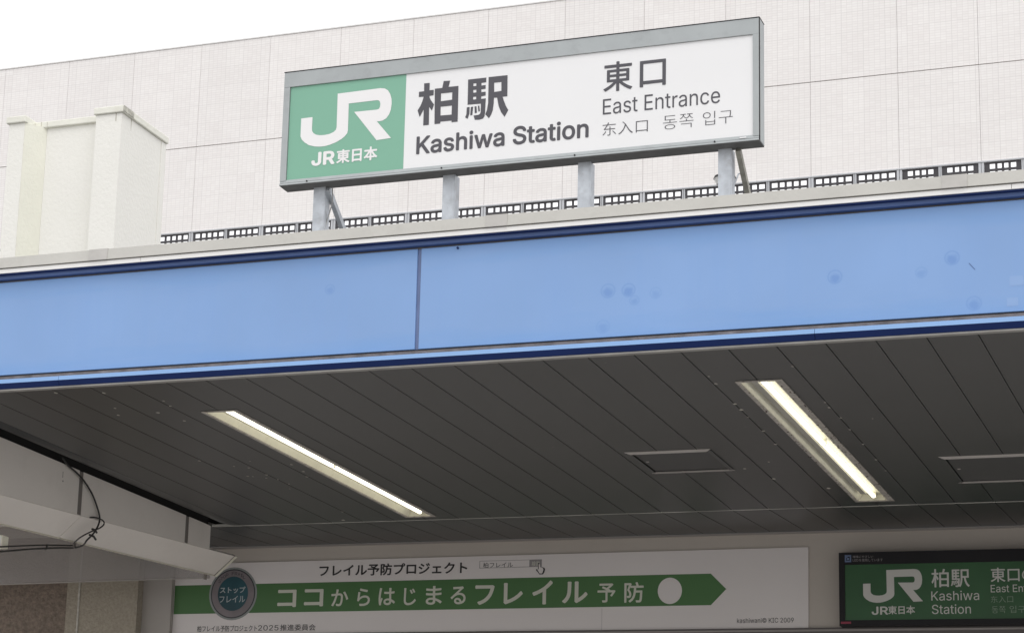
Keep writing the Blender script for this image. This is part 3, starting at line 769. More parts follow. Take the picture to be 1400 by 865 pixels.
# head: blue strips under a white drip edge, its shadow put into their colours, grey coping above
part('drip_shade_strip', MB().box(XL, XR, YF - 0.032, YF + 0.06, 4.7267, 4.7327), 'navy', can)
part('shaded_blue', MB().extx([(YF - 0.014, 4.7265), (YF - 0.011, 4.7105), (YF + 0.06, 4.7105), (YF + 0.06, 4.7265)], XL, XR), 'shaded_blue', can)
part('shadow_gap', MB().box(XL, XR, YF + 0.022, YF + 0.055, 4.7025, 4.7103), 'brownseal', can)
dx = [XL, -5.0426, -1.1246, XR]
for i in range(3):
    part('drip_edge', MB().box(dx[i] + 0.001, dx[i + 1] - 0.001, YF - 0.040, YF + 0.05, 4.733, 4.7535), 'drip', can)
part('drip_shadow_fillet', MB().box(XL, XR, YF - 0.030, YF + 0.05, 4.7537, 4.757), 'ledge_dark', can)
cx = [XL, -7.2, -5.268, -3.29, -1.345, 0.6, XR]
for i in range(len(cx) - 1):
    part('coping', MB().extx([(YF - 0.048, 4.7575), (YF - 0.041, 4.8105), (YF + 0.30, 4.822), (YF + 0.30, 4.7575)], cx[i] + 0.001, cx[i + 1] - 0.001), 'coping', can)
for x in cx[1:-1]:
    part('coping_sleeve', MB().extx([(YF - 0.051, 4.7568), (YF - 0.044, 4.8125), (YF + 0.305, 4.8245), (YF + 0.305, 4.7568)], x - 0.05, x + 0.05), 'coping2', can)
part('roof_slab', MB().box(XL, XR, YF + 0.06, 16.0, 4.42, 4.755), 'roof', can)
part('front_beam', MB().box(XL, XR, YF + 0.061, YF + 0.16, 4.215, 4.419), 'roof', can)

# ceiling boards
YC = 13.056
YE = 14.03
PITCHX = 0.2017
openings = [(-5.003 + 0.006, -4.812 - 0.006, 10.15 + 0.006, 12.953 - 0.006), (-2.386 + 0.006, -2.180 - 0.006, 10.124 + 0.006, 12.918 - 0.006),
            (-3.245, -2.845, 11.48, 11.965), (-1.765, -0.875, 11.88, 12.485)]
XS = -6.121
seams = [-1.277 + PITCHX * k for k in range(-24, 19)]
seams = [x for x in seams if x > XS]
edges = seams
Z0, Z1 = 4.160, 4.172


def board_boxes(mb, xa, xb, ya, yb, ops, z0=Z0, z1=Z1):
    hit = [o for o in ops if o[0] < xb and o[1] > xa]
    if not hit:
        mb.box(xa, xb, ya, yb, z0, z1)
        return
    hit.sort(key=lambda o: o[2])
    y = ya
    for o in hit:
        mb.box(xa, xb, y, o[2], z0, z1)
        if o[0] > xa:
            mb.box(xa, o[0], o[2], o[3], z0, z1)
        if o[1] < xb:
            mb.box(o[1], xb, o[2], o[3], z0, z1)
        y = o[3]
    mb.box(xa, xb, y, yb, z0, z1)


GAP = 0.0024
for i in range(len(edges) - 1):
    xa, xb = edges[i] + GAP, edges[i + 1] - GAP
    mb = MB()
    board_boxes(mb, xa, xb, YF + 0.0315, YC - 0.004, openings)
    board_boxes(mb, xb + 0.0001, xb + 2 * GAP - 0.0001, YF + 0.0315, YC - 0.004, openings, Z0 + 0.006, Z1)
    part('ceiling_board', mb, 'ceiling', can)
rear = [XS - PITCHX * k for k in range(6, 0, -1)] + edges
for i in range(len(rear) - 1):
    xa, xb = rear[i] + GAP, rear[i + 1] - GAP
    mb = MB()
    mb.loft([(xa, YC + 0.004, Z0), (xb, YC + 0.004, Z0), (xb, YC + 0.004, Z1), (xa, YC + 0.004, Z1)],
            [(xa, YE, Z0 + 0.052), (xb, YE, Z0 + 0.052), (xb, YE, Z1 + 0.052), (xa, YE, Z1 + 0.052)])
    part('rear_ceiling_board', mb, 'ceiling', can)
# cove: last board by the bulkhead, its curl shaped to give a soft shade band
cv = MB()
prof = [(XS + 0.001, Z0 + 0.0005)]
for k in range(0, 15):
    t = k / 14
    prof.append((XS - 0.002 - 0.012 - 0.148 * t, Z0 + 0.0005 + 0.032 * t ** 2))
outer = [(x, z + 0.012) for x, z in prof[::-1]]
cv.exty(prof + outer, YF + 0.0315, YC - 0.004)
part('shade_cove', cv, 'ceiling', can, smooth=True)
part('crease_bead', MB().box(-6.317, XR, YC - 0.0038, YC + 0.0038, Z0 - 0.002, Z1), 'edging', can)
part('ceiling_void', MB().box(XL, XR, YF + 0.165, 14.2, 4.30, 4.418), 'ceiling_dark', can)
SPECKS = [(-2.474, 10.01), (-2.476, 10.147), (-2.484, 10.542), (-2.485, 10.662), (-2.487, 10.815), (-2.483, 11.118), (-2.492, 11.417), (-2.089, 9.919), (-2.089, 10.599), (-2.09, 10.703), (-2.079, 10.918), (-2.086, 11.169), (-2.086, 11.499), (-2.088, 11.864), (-2.09, 12.137), (-1.943, 10.963), (-2.613, 11.816), (-2.68, 12.236), (-2.455, 12.533), (-5.101, 10.011), (-5.226, 10.128), (-5.294, 9.689), (-5.176, 10.319), (-5.399, 11.392), (-5.336, 11.443), (-5.411, 11.668), (-5.355, 11.72), (-5.307, 11.77), (-5.295, 11.896), (-5.077, 11.591), (-5.316, 12.728)]
sp = MB()
for (x, y) in SPECKS + [(x + random.uniform(-.25, .25), y + random.uniform(-.4, .4)) for x, y in SPECKS[-14:]]:
    r = random.uniform(0.0045, 0.0105)
    n = 7
    ring = [(x + r * random.uniform(.7, 1.2) * math.cos(2 * math.pi * k / n), y + 1.6 * r * random.uniform(.7, 1.2) * math.sin(2 * math.pi * k / n)) for k in range(n)]
    sp.loft([(a, b, Z0 - 0.0006) for a, b in ring], [(a, b, Z0 - 0.0016) for a, b in ring])
part('paint_chips', sp, 'chip', can, kind='stuff')


# ------------------------------------------------------------------ fluorescent lamps
def ceiling_lamp(x0, x1, y0, y1, label, tube_at, left_ridge, rim=0.018):
    t = thing('ceiling_light', label, 'ceiling light', ((x0 + x1) / 2, (y0 + y1) / 2, Z0), 'fluorescent lights in the canopy ceiling')
    w = x1 - x0
    f = MB()
    fl = 0.018
    zf0, zf1 = Z0 - 0.005, Z0 - 0.0005
    f.box(x0, x1, y0, y0 + fl, zf0, zf1)
    f.box(x0, x1, y1 - fl, y1, zf0, zf1)
    f.box(x0, x0 + fl, y0 + fl, y1 - fl, zf0, zf1)
    f.box(x1 - rim, x1, y0 + fl, y1 - fl, zf0, zf1)
    part('flange', f, 'flange', t, bevel=0.001)
    tr = MB()
    a, b, c, d = x0 + fl, x1 - rim, y0 + fl, y1 - fl
    zt = Z0 + 0.034
    # sloping reflector sides, flat tray, end walls; 2 mm sheet
    tr.loft([(a, c, zf1), (a + 0.002, c, zf1), (a + 0.022, c, zt), (a + 0.02, c, zt)], [(a, d, zf1), (a + 0.002, d, zf1), (a + 0.022, d, zt), (a + 0.02, d, zt)])
    tr.loft([(b, c, zf1), (b - 0.002, c, zf1), (b - 0.022, c, zt), (b - 0.02, c, zt)], [(b, d, zf1), (b - 0.002, d, zf1), (b - 0.022, d, zt), (b - 0.02, d, zt)])
    tr.box(a, b, c - 0.003, c - 0.0005, zf1, zt)
    tr.box(a, b, d + 0.0005, d + 0.003, zf1, zt)
    tr.box(a + 0.005, b - 0.005, c, d, zt + 0.0005, zt + 0.003)
    part('reflector', tr, 'lampwhite', t)
    rd = MB()
    if left_ridge is None:
        left_ridge = 0.06
        rh = 0.003
    else:
        rh = 0.022
    r0 = a + left_ridge * w
    rd.exty([(r0, zt), (r0 + 0.006, zt - rh), (r0 + 0.034, zt - rh), (r0 + 0.040, zt)], c + 0.05, d - 0.12)
    part('gear_tray', rd, 'ridge' if rh > 0.01 else 'lampwhite', t)
    xc = x0 + tube_at * w
    ym = (c + d) / 2
    for ya, yb in ((c + 0.004, ym - 0.012), (ym + 0.012, d - 0.055)):
        part('tube', MB().tube([(xc, ya, Z0 + 0.012), (xc, yb, Z0 + 0.012)], 0.0108, 14), 'tube', t, smooth=True)
    for yy in (ym, d - 0.047):
        part('tube_holder', MB().box(xc - 0.011, xc + 0.011, yy - 0.008, yy + 0.008, Z0 + 0.004, zt), 'lampwhite', t)
    return t


ceiling_lamp(-5.003, -4.812, 10.15, 12.953, 'long lit fluorescent ceiling light nearer the white side bulkhead', 0.60, None, 0.024)
lamp_right = ceiling_lamp(-2.386, -2.180, 10.124, 12.918, 'long lit fluorescent ceiling light with grimy rims above the green display sign', 0.525, 0.14, 0.034)

dl = MB()
for k in range(110):
    y_ = random.uniform(10.2, 12.88)
    if random.random() < 0.35:
        y_ = random.gauss(11.3, 0.25)
    if not 10.16 < y_ < 12.89:
        continue
    x_ = random.choice([random.gauss(-2.207, 0.006), random.gauss(-2.1815, 0.002), random.gauss(-2.378, 0.004)])
    r_ = random.uniform(0.0015, 0.0045)
    ring = [(x_ + r_ * random.uniform(.5, 1.2) * math.cos(q), y_ + 2 * r_ * random.uniform(.5, 1.3) * math.sin(q)) for q in (0, 1.25, 2.5, 3.8, 5.0)]
    dl.loft([(a_, b_, Z0 - 0.0052) for a_, b_ in ring], [(a_, b_, Z0 - 0.0064) for a_, b_ in ring])
part('rust_specks', dl, 'rustspeck', lamp_right, kind='stuff')


def hatch(x0, x1, y0, y1, label):
    t = thing('ceiling_hatch', label, 'ceiling hatch', ((x0 + x1) / 2, (y0 + y1) / 2, Z0), 'hatches in the canopy ceiling')
    w = 0.026
    for (ya, yb) in ((y0, y0 + w), (y1 - w, y1)):
        s = 1 if ya == y0 else -1
        oy, iy = (ya, yb) if s == 1 else (yb, ya)
        m = MB().loft([(x0, oy, Z0 - 0.0008), (x0 + w, iy, Z0 - 0.0008), (x0 + w, iy, Z0 - 0.010), (x0, oy, Z0 - 0.003)],
                      [(x1, oy, Z0 - 0.0008), (x1 - w, iy, Z0 - 0.0008), (x1 - w, iy, Z0 - 0.010), (x1, oy, Z0 - 0.003)])
        part('trim_bar', m, 'hatchrim', t)
    for (xa, xb) in ((x0 + 0.004, x0 + w), (x1 - w, x1 - 0.004)):
        part('side_trim', MB().box(xa, xb, y0 + w + 0.001, y1 - w - 0.001, Z0 - 0.0045, Z0 - 0.0008), 'ceiling', t)  # same frame as the end bars, dark reflection put into the colour
    part('door', MB().box(x0 + w + 0.004, x1 - w - 0.004, y0 + w + 0.003, y1 - w - 0.003, Z0 + 0.002, Z0 + 0.010), 'hatchdark', t)
    part('catch', MB().box(x0 + w + 0.02, x0 + w + 0.035, (y0 + y1) / 2 - 0.02, (y0 + y1) / 2 - 0.008, Z0 - 0.001, Z0 + 0.0015), 'hatchrim', t)
    return t


hatch(-3.262, -2.822, 11.455, 11.985, 'square dark ceiling hatch with pale trim between the two lights')
hatch(-1.787, -0.85, 11.855, 12.512, 'wider dark ceiling hatch to the right of the grimy light, cut by the photo edge')

# ------------------------------------------------------------------ side bulkhead, left
XW = -6.318


def zbot(y):
    return 3.867 + 0.0590 * (y - 10.512)


bk = thing('side_bulkhead', 'off-white board bulkhead with sloping lower edge left under the canopy', 'bulkhead', (XW, 11.3, 4.0))
ys = [9.60, 10.022, 11.37, 12.716, 13.04]
for i in range(1, len(ys)):
    a, b = ys[i - 1] + 0.024, ys[i] - (0.024 if i < len(ys) - 1 else 0)
    m = MB()
    m.loft([(XW, a, zbot(a)), (XW, a, 4.162), (XW - 0.02, a, 4.162), (XW - 0.02, a, zbot(a))], [(XW, b, zbot(b)), (XW, b, 4.162), (XW - 0.02, b, 4.162), (XW - 0.02, b, zbot(b))])
    part('wall_board', m, 'panelwall', bk)
for y in ys[1:-1]:
    part('joint_filler', MB().box(XW - 0.018, XW - 0.003, y - 0.0237, y + 0.0237, zbot(y) + 0.002, 4.16), 'brownseal', bk)
fr = MB()
fr.loft([(XW - 0.022, 9.6, zbot(9.6) + 0.01), (XW - 0.022, 9.6, 4.16), (XW - 0.06, 9.6, 4.16), (XW - 0.06, 9.6, zbot(9.6) + 0.01)],
        [(XW - 0.022, 13.02, zbot(13.02) + 0.01), (XW - 0.022, 13.02, 4.16), (XW - 0.06, 13.02, 4.16), (XW - 0.06, 13.02, zbot(13.02) + 0.01)])
part('backing', fr, 'joint', bk)
part('gap_black_fill', MB().box(-6.60, -6.336, 9.6, 13.04, 4.170, 4.299), 'ceiling_dark', bk)  # solid black box standing for the darkness in the gap


def edge_pts(y, t=0.0):
    za = zbot(y) - 0.003
    zb = 3.761 + 0.0589 * (y - 10.755)
    # thin board facing down and to the right
    return [(XW + 0.002, y, za), (-6.450, y, zb), (-6.463, y, zb + 0.012), (XW - 0.011, y, za + 0.012)]


for (a, b) in ((8.9, 11.39), (11.396, 13.40)):
    m = MB()
    m.loft(edge_pts(a), edge_pts(b))
    part('sloping_board', m, 'panelwall', bk, 'long sloping board along the lower edge')
    m = MB()
    m.loft([(-6.4505, a, 3.7598 + 0.0589 * (a - 10.755)), (-6.4460, a, 3.7560 + 0.0589 * (a - 10.755)), (-6.462, a, 3.757 + 0.0589 * (a - 10.755)), (-6.4645, a, 3.771 + 0.0589 * (a - 10.755))],
           [(-6.4505, b, 3.7598 + 0.0589 * (b - 10.755)), (-6.4460, b, 3.7560 + 0.0589 * (b - 10.755)), (-6.462, b, 3.757 + 0.0589 * (b - 10.755)), (-6.4645, b, 3.771 + 0.0589 * (b - 10.755))])
    part('lower_bead', m, 'lampwhite', bk)
y = 13.401
za, zb = zbot(y) - 0.003, 3.761 + 0.0589 * (y - 10.755)
part('end_cap', MB().loft([(XW + 0.004, y, za + 0.001), (-6.450, y, zb - 0.003), (-6.470, y, zb + 0.014), (XW - 0.015, y, za + 0.016)],
                          [(XW + 0.004, y + 0.006, za + 0.001), (-6.450, y + 0.006, zb - 0.003), (-6.470, y + 0.006, zb + 0.014), (XW - 0.015, y + 0.006, za + 0.016)]), 'brownseal', bk)
part('end_bead', MB().loft([(XW + 0.006, y + 0.0065, za + 0.0), (-6.450, y + 0.0065, zb - 0.006), (-6.470, y + 0.0065, zb + 0.010), (XW - 0.013, y + 0.0065, za + 0.012)],
                           [(XW + 0.006, y + 0.035, za + 0.0), (-6.450, y + 0.035, zb - 0.006), (-6.470, y + 0.035, zb + 0.010), (XW - 0.013, y + 0.035, za + 0.012)]), 'lampwhite', bk)
for yy in (13.30, 11.60):
    zz = 3.761 + 0.0589 * (yy - 10.755)
    part('hanger_stub', MB().box(-6.475, -6.462, yy, yy + 0.022, zz - 0.035, zz + 0.012), 'brownseal', bk)

# hanging cables
c1 = [(-6.295, 11.10, 4.185), (-6.30, 11.176, 4.156), (-6.30, 11.262, 4.139), (-6.30, 11.36, 4.11), (-6.30, 11.461, 4.06), (-6.30, 11.529, 4.002), (-6.30, 11.572, 3.948), (-6.30, 11.569, 3.902),
      (-6.305, 11.526, 3.843), (-6.33, 11.50, 3.800), (-6.40, 11.58, 3.785), (-6.475, 11.60, 3.778), (-6.475, 11.43, 3.748), (-6.475, 11.114, 3.686), (-6.475, 10.809, 3.620), (-6.475, 10.3, 3.52)]
cb = thing('hanging_cable', 'black cable looping down from the ceiling over the sloping board', 'cable', c1[0])
part('sheath', MB().tube(smooth_path(c1, 6), 0.0052, 8), 'cable', cb, smooth=True)
c2 = [(-6.322, 11.49, 3.925), (-6.30, 11.522, 3.931), (-6.298, 11.60, 3.932), (-6.298, 11.629, 3.917), (-6.30, 11.589, 3.885), (-6.305, 11.482, 3.841), (-6.34, 11.44, 3.805), (-6.42, 11.52, 3.792), (-6.478, 11.60, 3.792), (-6.482, 11.27, 3.736), (-6.482, 10.805, 3.645), (-6.482, 10.3, 3.545)]
part('second_sheath', MB().tube(smooth_path(c2, 6), 0.0042, 8), 'cable', cb, smooth=True)
for (p, q) in (((-6.302, 11.50, 3.862), (-6.302, 11.555, 3.852)), ((-6.302, 11.475, 3.825), (-6.302, 11.55, 3.812)), ((-6.478, 11.30, 3.715), (-6.478, 11.32, 3.745))):
    a, b = Vector(p), Vector(q)
    part('cable_tie', MB().tube([a, (a + b) / 2 + Vector((0.006, 0, 0.004)), b], 0.0065, 6), 'cable', cb)

# ------------------------------------------------------------------ interior wall at the back
iw = thing('entrance_wall', 'cream interior wall above the station entrance carrying banner and display', 'wall', (-3.5, YE, 3.3))
part('wall_face', MB().box(-7.322, XR, YE + 0.001, YE + 0.15, 2.9, 4.2075), 'wall', iw)
part('top_bead', MB().box(-7.322, XR, YE - 0.008, YE + 0.0005, 4.196, 4.2075), 'ledge', iw)
part('ledge', MB().box(-7.0, XR, YE - 0.030, YE + 0.0005, 3.612, 3.6225), 'ledge', iw)
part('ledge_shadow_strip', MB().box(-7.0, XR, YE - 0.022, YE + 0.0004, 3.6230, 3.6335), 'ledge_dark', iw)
part('ledge', MB().box(-7.0, XR, YE - 0.034, YE + 0.0005, 3.588, 3.6105), 'ledge_dark', iw)
part('ledge', MB().box(-7.0, XR, YE - 0.040, YE + 0.0005, 3.50, 3.5875), 'ledge', iw)

sw = thing('stone_wall', 'rough brown stone wall with beige rendered pillar left behind the glass screen', 'wall', (-8.2, 13.9, 0))
part('stone_face', MB().box(-9.3, -7.780, 13.93, 14.2, 0, 4.29), 'stone', sw)
part('rendered_pillar', MB().box(-7.779, -7.246, 13.905, 14.2, 0, 4.29), 'beige', sw)
part('pillar_joint', MB().box(-7.690, -7.678, 13.899, 13.9045, 0, 4.29), 'chip', sw)
part('shaded_return', MB().box(-7.245, -7.0335, 13.98, YE + 0.0005, 0, 4.205), 'shadewall', sw)  # cream back wall continued, its shade painted as a greyer tone

sc = thing('glass_smoke_screen', 'translucent grey glass smoke screen hanging beside the sloping board', 'glass screen', (-7.8, 13.5, 4.0))
part('glass_sheet', MB().loft([(-9.3, 13.50, 3.893), (-6.53, 13.50, 3.9212), (-6.60, 13.50, 4.165), (-7.36, 13.50, 4.165), (-7.36, 13.50, 4.285), (-9.3, 13.50, 4.285)],
                              [(-9.3, 13.508, 3.893), (-6.53, 13.508, 3.9212), (-6.60, 13.508, 4.165), (-7.36, 13.508, 4.165), (-7.36, 13.508, 4.285), (-9.3, 13.508, 4.285)]), 'glass', sc)
part('bottom_bead', MB().loft([(-9.3, 13.496, 3.888), (-6.53, 13.496, 3.9162), (-6.53, 13.496, 3.9208), (-9.3, 13.496, 3.8926)],
                              [(-9.3, 13.512, 3.888), (-6.53, 13.512, 3.9162), (-6.53, 13.512, 3.9208), (-9.3, 13.512, 3.8926)]), 'ledge', sc)
part('side_soffit', MB().box(-9.3, -6.605, 9.6, 14.2, 4.291, 4.299), 'panelwall', can, 'pale soffit beyond the bulkhead')

# ------------------------------------------------------------------ banner
BY = YE - 0.010
bn = thing('printed_banner', 'white and green printed banner with arrow stripe on the interior wall', 'banner', (-4.95, YE, 3.87))
flat_b = MB()
flat_b.loft([(-7.0325, YE + 0.0004, 3.634), (-2.871, YE + 0.0004, 3.634), (-2.869, YE + 0.0004, 4.1135), (-7.0325, YE + 0.0004, 4.101)],
            [(-7.0325, BY, 3.634), (-2.871, BY, 3.634), (-2.869, BY, 4.1135), (-7.0325, BY, 4.101)])
part('sheet', flat_b, 'banner', bn)
flat_shape('green_arrow', [[(-7.030, 3.7700), (-3.449, 3.7777), (-3.3567, 3.873), (-3.4495, 3.9674), (-7.030, 3.9595)], ellipse(-3.699, 3.868, 0.0742, 0.080)], BY - 0.001, 'bgreen', bn)
SIGN_TEXT = [('東', 0.012, -2.934, -2.799, 5.485, 5.628), ('口', 0.012, -2.765, -2.645, 5.49, 5.616), ('East Entrance', 0.0, -2.935, -2.399, 5.377, 5.452), ('东入口', -0.01, -2.935, -2.726, 5.276, 5.338), ('동쪽', -0.015, -2.657, -2.518, 5.277, 5.342), ('입구', -0.015, -2.476, -2.342, 5.278, 5.342), ('Kashiwa Station', 0.017, -3.833, -3.0, 5.2755, 5.367), ('JR', 0.03, -4.366, -4.245, 5.269, 5.338), ('東日本', 0.03, -4.237, -4.028, 5.27, 5.339)]
LOGO = [(-4.4293, 5.5173), (-4.3703, 5.5184), (-4.3704, 5.4599), (-4.3687, 5.4474), (-4.3625, 5.4368), (-4.3478, 5.427), (-4.3305, 5.4224), (-4.3048, 5.4209), (-4.2765, 5.4241), (-4.257, 5.4315), (-4.2461, 5.4415), (-4.2427, 5.455), (-4.2443, 5.6237), (-4.0256, 5.6273), (-4.0031, 5.6232), (-3.9859, 5.6118), (-3.974, 5.5923), (-3.9664, 5.5666), (-3.9649, 5.5417), (-3.9683, 5.5117), (-3.9758, 5.4905), (-3.9891, 5.4727), (-4.0082, 5.4626), (-4.0248, 5.461), (-4.0371, 5.4623), (-3.962, 5.3712), (-4.0352, 5.3676), (-4.1551, 5.5217), (-4.0383, 5.5209), (-4.0289, 5.5237), (-4.0237, 5.5342), (-4.0226, 5.5479), (-4.0258, 5.5609), (-4.0334, 5.5673), (-4.0429, 5.5683), (-4.1846, 5.5671), (-4.1835, 5.4323), (-4.1868, 5.4177), (-4.1965, 5.406), (-4.2129, 5.3927), (-4.2405, 5.379), (-4.2685, 5.3702), (-4.2966, 5.3647), (-4.325, 5.3642), (-4.3536, 5.3682), (-4.3826, 5.3777), (-4.4063, 5.394), (-4.4213, 5.4094), (-4.429, 5.4269)]
KANJI = [[(-3.804, 5.6266), (-3.7765, 5.6259), (-3.7761, 5.589), (-3.7553, 5.5891), (-3.7552, 5.5617), (-3.7752, 5.5608), (-3.7749, 5.5537), (-3.7686, 5.5397), (-3.7514, 5.5153), (-3.7614, 5.486), (-3.7753, 5.5062), (-3.7744, 5.4174), (-3.8021, 5.4171), (-3.8024, 5.4954), (-3.8216, 5.4612), (-3.8329, 5.4948), (-3.8199, 5.5148), (-3.8108, 5.5373), (-3.8045, 5.5601), (-3.8289, 5.5612), (-3.829, 5.587), (-3.8031, 5.5873)], [(-3.75, 5.5939), (-3.7129, 5.5937), (-3.707, 5.6274), (-3.6746, 5.6254), (-3.6819, 5.5953), (-3.6326, 5.5949), (-3.6316, 5.418), (-3.661, 5.4187), (-3.662, 5.4266), (-3.7167, 5.4272), (-3.718, 5.4177), (-3.746, 5.4175)], [(-3.7184, 5.567), (-3.662, 5.5662), (-3.6624, 5.5297), (-3.7179, 5.528)], [(-3.7182, 5.5008), (-3.6623, 5.501), (-3.6625, 5.456), (-3.7176, 5.4572)], [(-3.5857, 5.6208), (-3.4964, 5.6208), (-3.4962, 5.5979), (-3.5196, 5.5966), (-3.5193, 5.5838), (-3.4989, 5.5846), (-3.4984, 5.566), (-3.5195, 5.5645), (-3.5195, 5.5513), (-3.4981, 5.5513), (-3.4976, 5.5323), (-3.519, 5.5307), (-3.519, 5.518), (-3.4964, 5.5186), (-3.498, 5.4475), (-3.5006, 5.4304), (-3.5072, 5.4203), (-3.5244, 5.4164), (-3.5474, 5.418), (-3.5537, 5.4399), (-3.5327, 5.4407), (-3.5232, 5.4443), (-3.5196, 5.4536), (-3.5196, 5.4949), (-3.5849, 5.4965)], [(-3.5593, 5.5984), (-3.5446, 5.5983), (-3.5443, 5.5851), (-3.5589, 5.5851)], [(-3.5588, 5.5665), (-3.5438, 5.5664), (-3.5434, 5.5528), (-3.5584, 5.5525)], [(-3.5586, 5.5324), (-3.5436, 5.5323), (-3.5432, 5.5191), (-3.5582, 5.5188)], [(-3.5884, 5.4841), (-3.5742, 5.4845), (-3.5745, 5.4537), (-3.5822, 5.4267), (-3.5951, 5.4346), (-3.5894, 5.4514)], [(-3.5688, 5.484), (-3.5569, 5.4838), (-3.5603, 5.4425), (-3.5703, 5.4424)], [(-3.5504, 5.4843), (-3.5408, 5.484), (-3.5383, 5.4517), (-3.5483, 5.4509)], [(-3.5343, 5.4856), (-3.527, 5.486), (-3.5236, 5.4579), (-3.5308, 5.4567)], [(-3.485, 5.6218), (-3.3929, 5.621), (-3.3915, 5.5168), (-3.4144, 5.5174), (-3.4082, 5.4974), (-3.398, 5.4714), (-3.3854, 5.4489), (-3.4024, 5.4174), (-3.4202, 5.443), (-3.4323, 5.4731), (-3.441, 5.5156), (-3.4563, 5.5173), (-3.4574, 5.4874), (-3.4605, 5.4569), (-3.4676, 5.4365), (-3.4786, 5.4185), (-3.4967, 5.44), (-3.4892, 5.46), (-3.4843, 5.4941)], [(-3.4574, 5.5908), (-3.4219, 5.5907), (-3.4208, 5.547), (-3.4562, 5.5451)]]
BANNER_DARK = [('フレイル予防プロジェクト', 0.024, -5.998, -4.992, 3.999, 4.075), ('柏フレイル', 0, -4.888, -4.693, 4.032, 4.066), ('検索', 0, -4.571, -4.52, 4.036, 4.067), ('柏フレイル予防プロジェクト', 0.004, -6.851, -6.420, 3.651, 3.691), ('2025', 0.0, -6.412, -6.268, 3.655, 3.690), ('推進委員会', 0.004, -6.256, -6.008, 3.6525, 3.693), ('kashiwani© KIC 2009', 0, -3.292, -2.957, 3.668, 3.697)]
BANNER_LIGHT = [('コ', 0.028, -6.284, -6.151, 3.805, 3.919), ('コ', 0.028, -6.096, -5.962, 3.807, 3.92), ('か', 0.016, -5.907, -5.789, 3.806, 3.915), ('ら', 0.016, -5.728, -5.64, 3.805, 3.918), ('は', 0.016, -5.581, -5.469, 3.807, 3.918), ('じ', 0.016, -5.41, -5.328, 3.805, 3.915), ('ま', 0.016, -5.262, -5.155, 3.806, 3.925), ('る', 0.016, -5.097, -4.997, 3.806, 3.919), ('フ', 0.028, -4.935, -4.808, 3.8, 3.924), ('レ', 0.028, -4.749, -4.624, 3.801, 3.935), ('イ', 0.028, -4.563, -4.432, 3.797, 3.946), ('ル', 0.028, -4.372, -4.21, 3.802, 3.936), ('予', 0.016, -4.148, -4.035, 3.803, 3.92), ('防', 0.016, -3.98, -3.86, 3.8, 3.925)]
BADGE_TEXT = [('ストップ', 0.02, -6.698, -6.515, 3.902, 3.944), ('フレイル', 0.005, -6.699, -6.514, 3.841, 3.885)]
LED_WHITE = [('柏駅', 0.012, -2.152, -1.941, 3.847, 3.953), ('Kashiwa', 0.0, -2.155, -1.891, 3.771, 3.826), ('Station', 0.0, -2.153, -1.938, 3.694, 3.749), ('東口', 0.01, -1.825, -1.668, 3.872, 3.954), ('の', 0.01, -1.655, -1.593, 3.881, 3.943), ('East Entrance', 0, -1.827, -1.493, 3.813, 3.856), ('JR', 0.02, -2.491, -2.398, 3.694, 3.742), ('東日本', 0.02, -2.398, -2.247, 3.696, 3.745)]
LED_FAINT = [('东入口', -0.01, -1.827, -1.707, 3.755, 3.793), ('동쪽', -0.01, -1.824, -1.749, 3.695, 3.734), ('입구', -0.01, -1.727, -1.642, 3.696, 3.736)]
LED_SMALL = [('環境にやさしい', 0, -2.594, -2.477, 4.026, 4.041), ('LED', 0.0, -2.594, -2.562, 4.006, 4.020), ('を使用しています', 0, -2.558, -2.423, 4.004, 4.022)]
for s_, w, x0, x1, z0, z1 in BANNER_LIGHT:
    lettering(s_, w, x0, x1, z0, z1, BY - 0.002, 'bwhite', bn)
for s_, w, x0, x1, z0, z1 in BANNER_DARK:
    lettering(s_, w, x0, x1, z0, z1, BY - 0.0015, 'bwhite' if s_ == '検索' else 'bink', bn)
flat_shape('search_box_outline', [[(-4.912, 4.030), (-4.506, 4.032), (-4.506, 4.078), (-4.912, 4.077)], [(-4.909, 4.033), (-4.5865, 4.0345), (-4.5865, 4.0755), (-4.909, 4.0745)]], BY - 0.0008, 'bgrey', bn)
hand = [(-4.531, 4.052), (-4.526, 4.057), (-4.520, 4.052), (-4.517, 4.032), (-4.500, 4.028), (-4.488, 4.024), (-4.484, 4.014), (-4.488, 3.998), (-4.496, 3.984), (-4.520, 3.984), (-4.530, 3.998), (-4.543, 4.012), (-4.538, 4.019), (-4.529, 4.014)]
flat_shape('pointing_hand_icon', [hand], BY - 0.0022, 'bink', bn)
cx_, cz_ = sum(p[0] for p in hand) / 14, sum(p[1] for p in hand) / 14
flat_shape('pointing_hand_icon', [[(cx_ + (a - cx_) * .66, cz_ + (b - cz_) * .84) for a, b in hand]], BY - 0.0027, 'banner', bn)
# round badge
bx, bz = -6.604, 3.8985
flat_shape('badge_rim', [ellipse(bx, bz, 0.1725, 0.174)], BY - 0.0022, 'badgegrey', bn)
flat_shape('badge_rim', [ellipse(bx, bz, 0.160, 0.162)], BY - 0.0027, 'badgedark', bn)
flat_shape('badge_ring', [ellipse(bx, bz, 0.152, 0.154)], BY - 0.0032, 'badgering', bn)
flat_shape('badge_disc', [ellipse(bx, bz, 0.109, 0.113)], BY - 0.0037, 'teal', bn)
for s_, w, x0, x1, z0, z1 in BADGE_TEXT:
    lettering(s_, w, x0, x1, z0, z1, BY - 0.0042, 'badgetext', bn)
for k, ch in enumerate('STOP FRAIL'):
    if ch == ' ':
        continue
    t = math.radians(140 - 9.5 * k)
    pX, pZ = bx + 0.131 * math.cos(t), bz + 0.133 * math.sin(t)
    ob = lettering(ch, 0.0, pX - 0.009, pX + 0.009, pZ - 0.011, pZ + 0.011, BY - 0.0042, 'badgedark', bn, 'small letter on the badge ring')

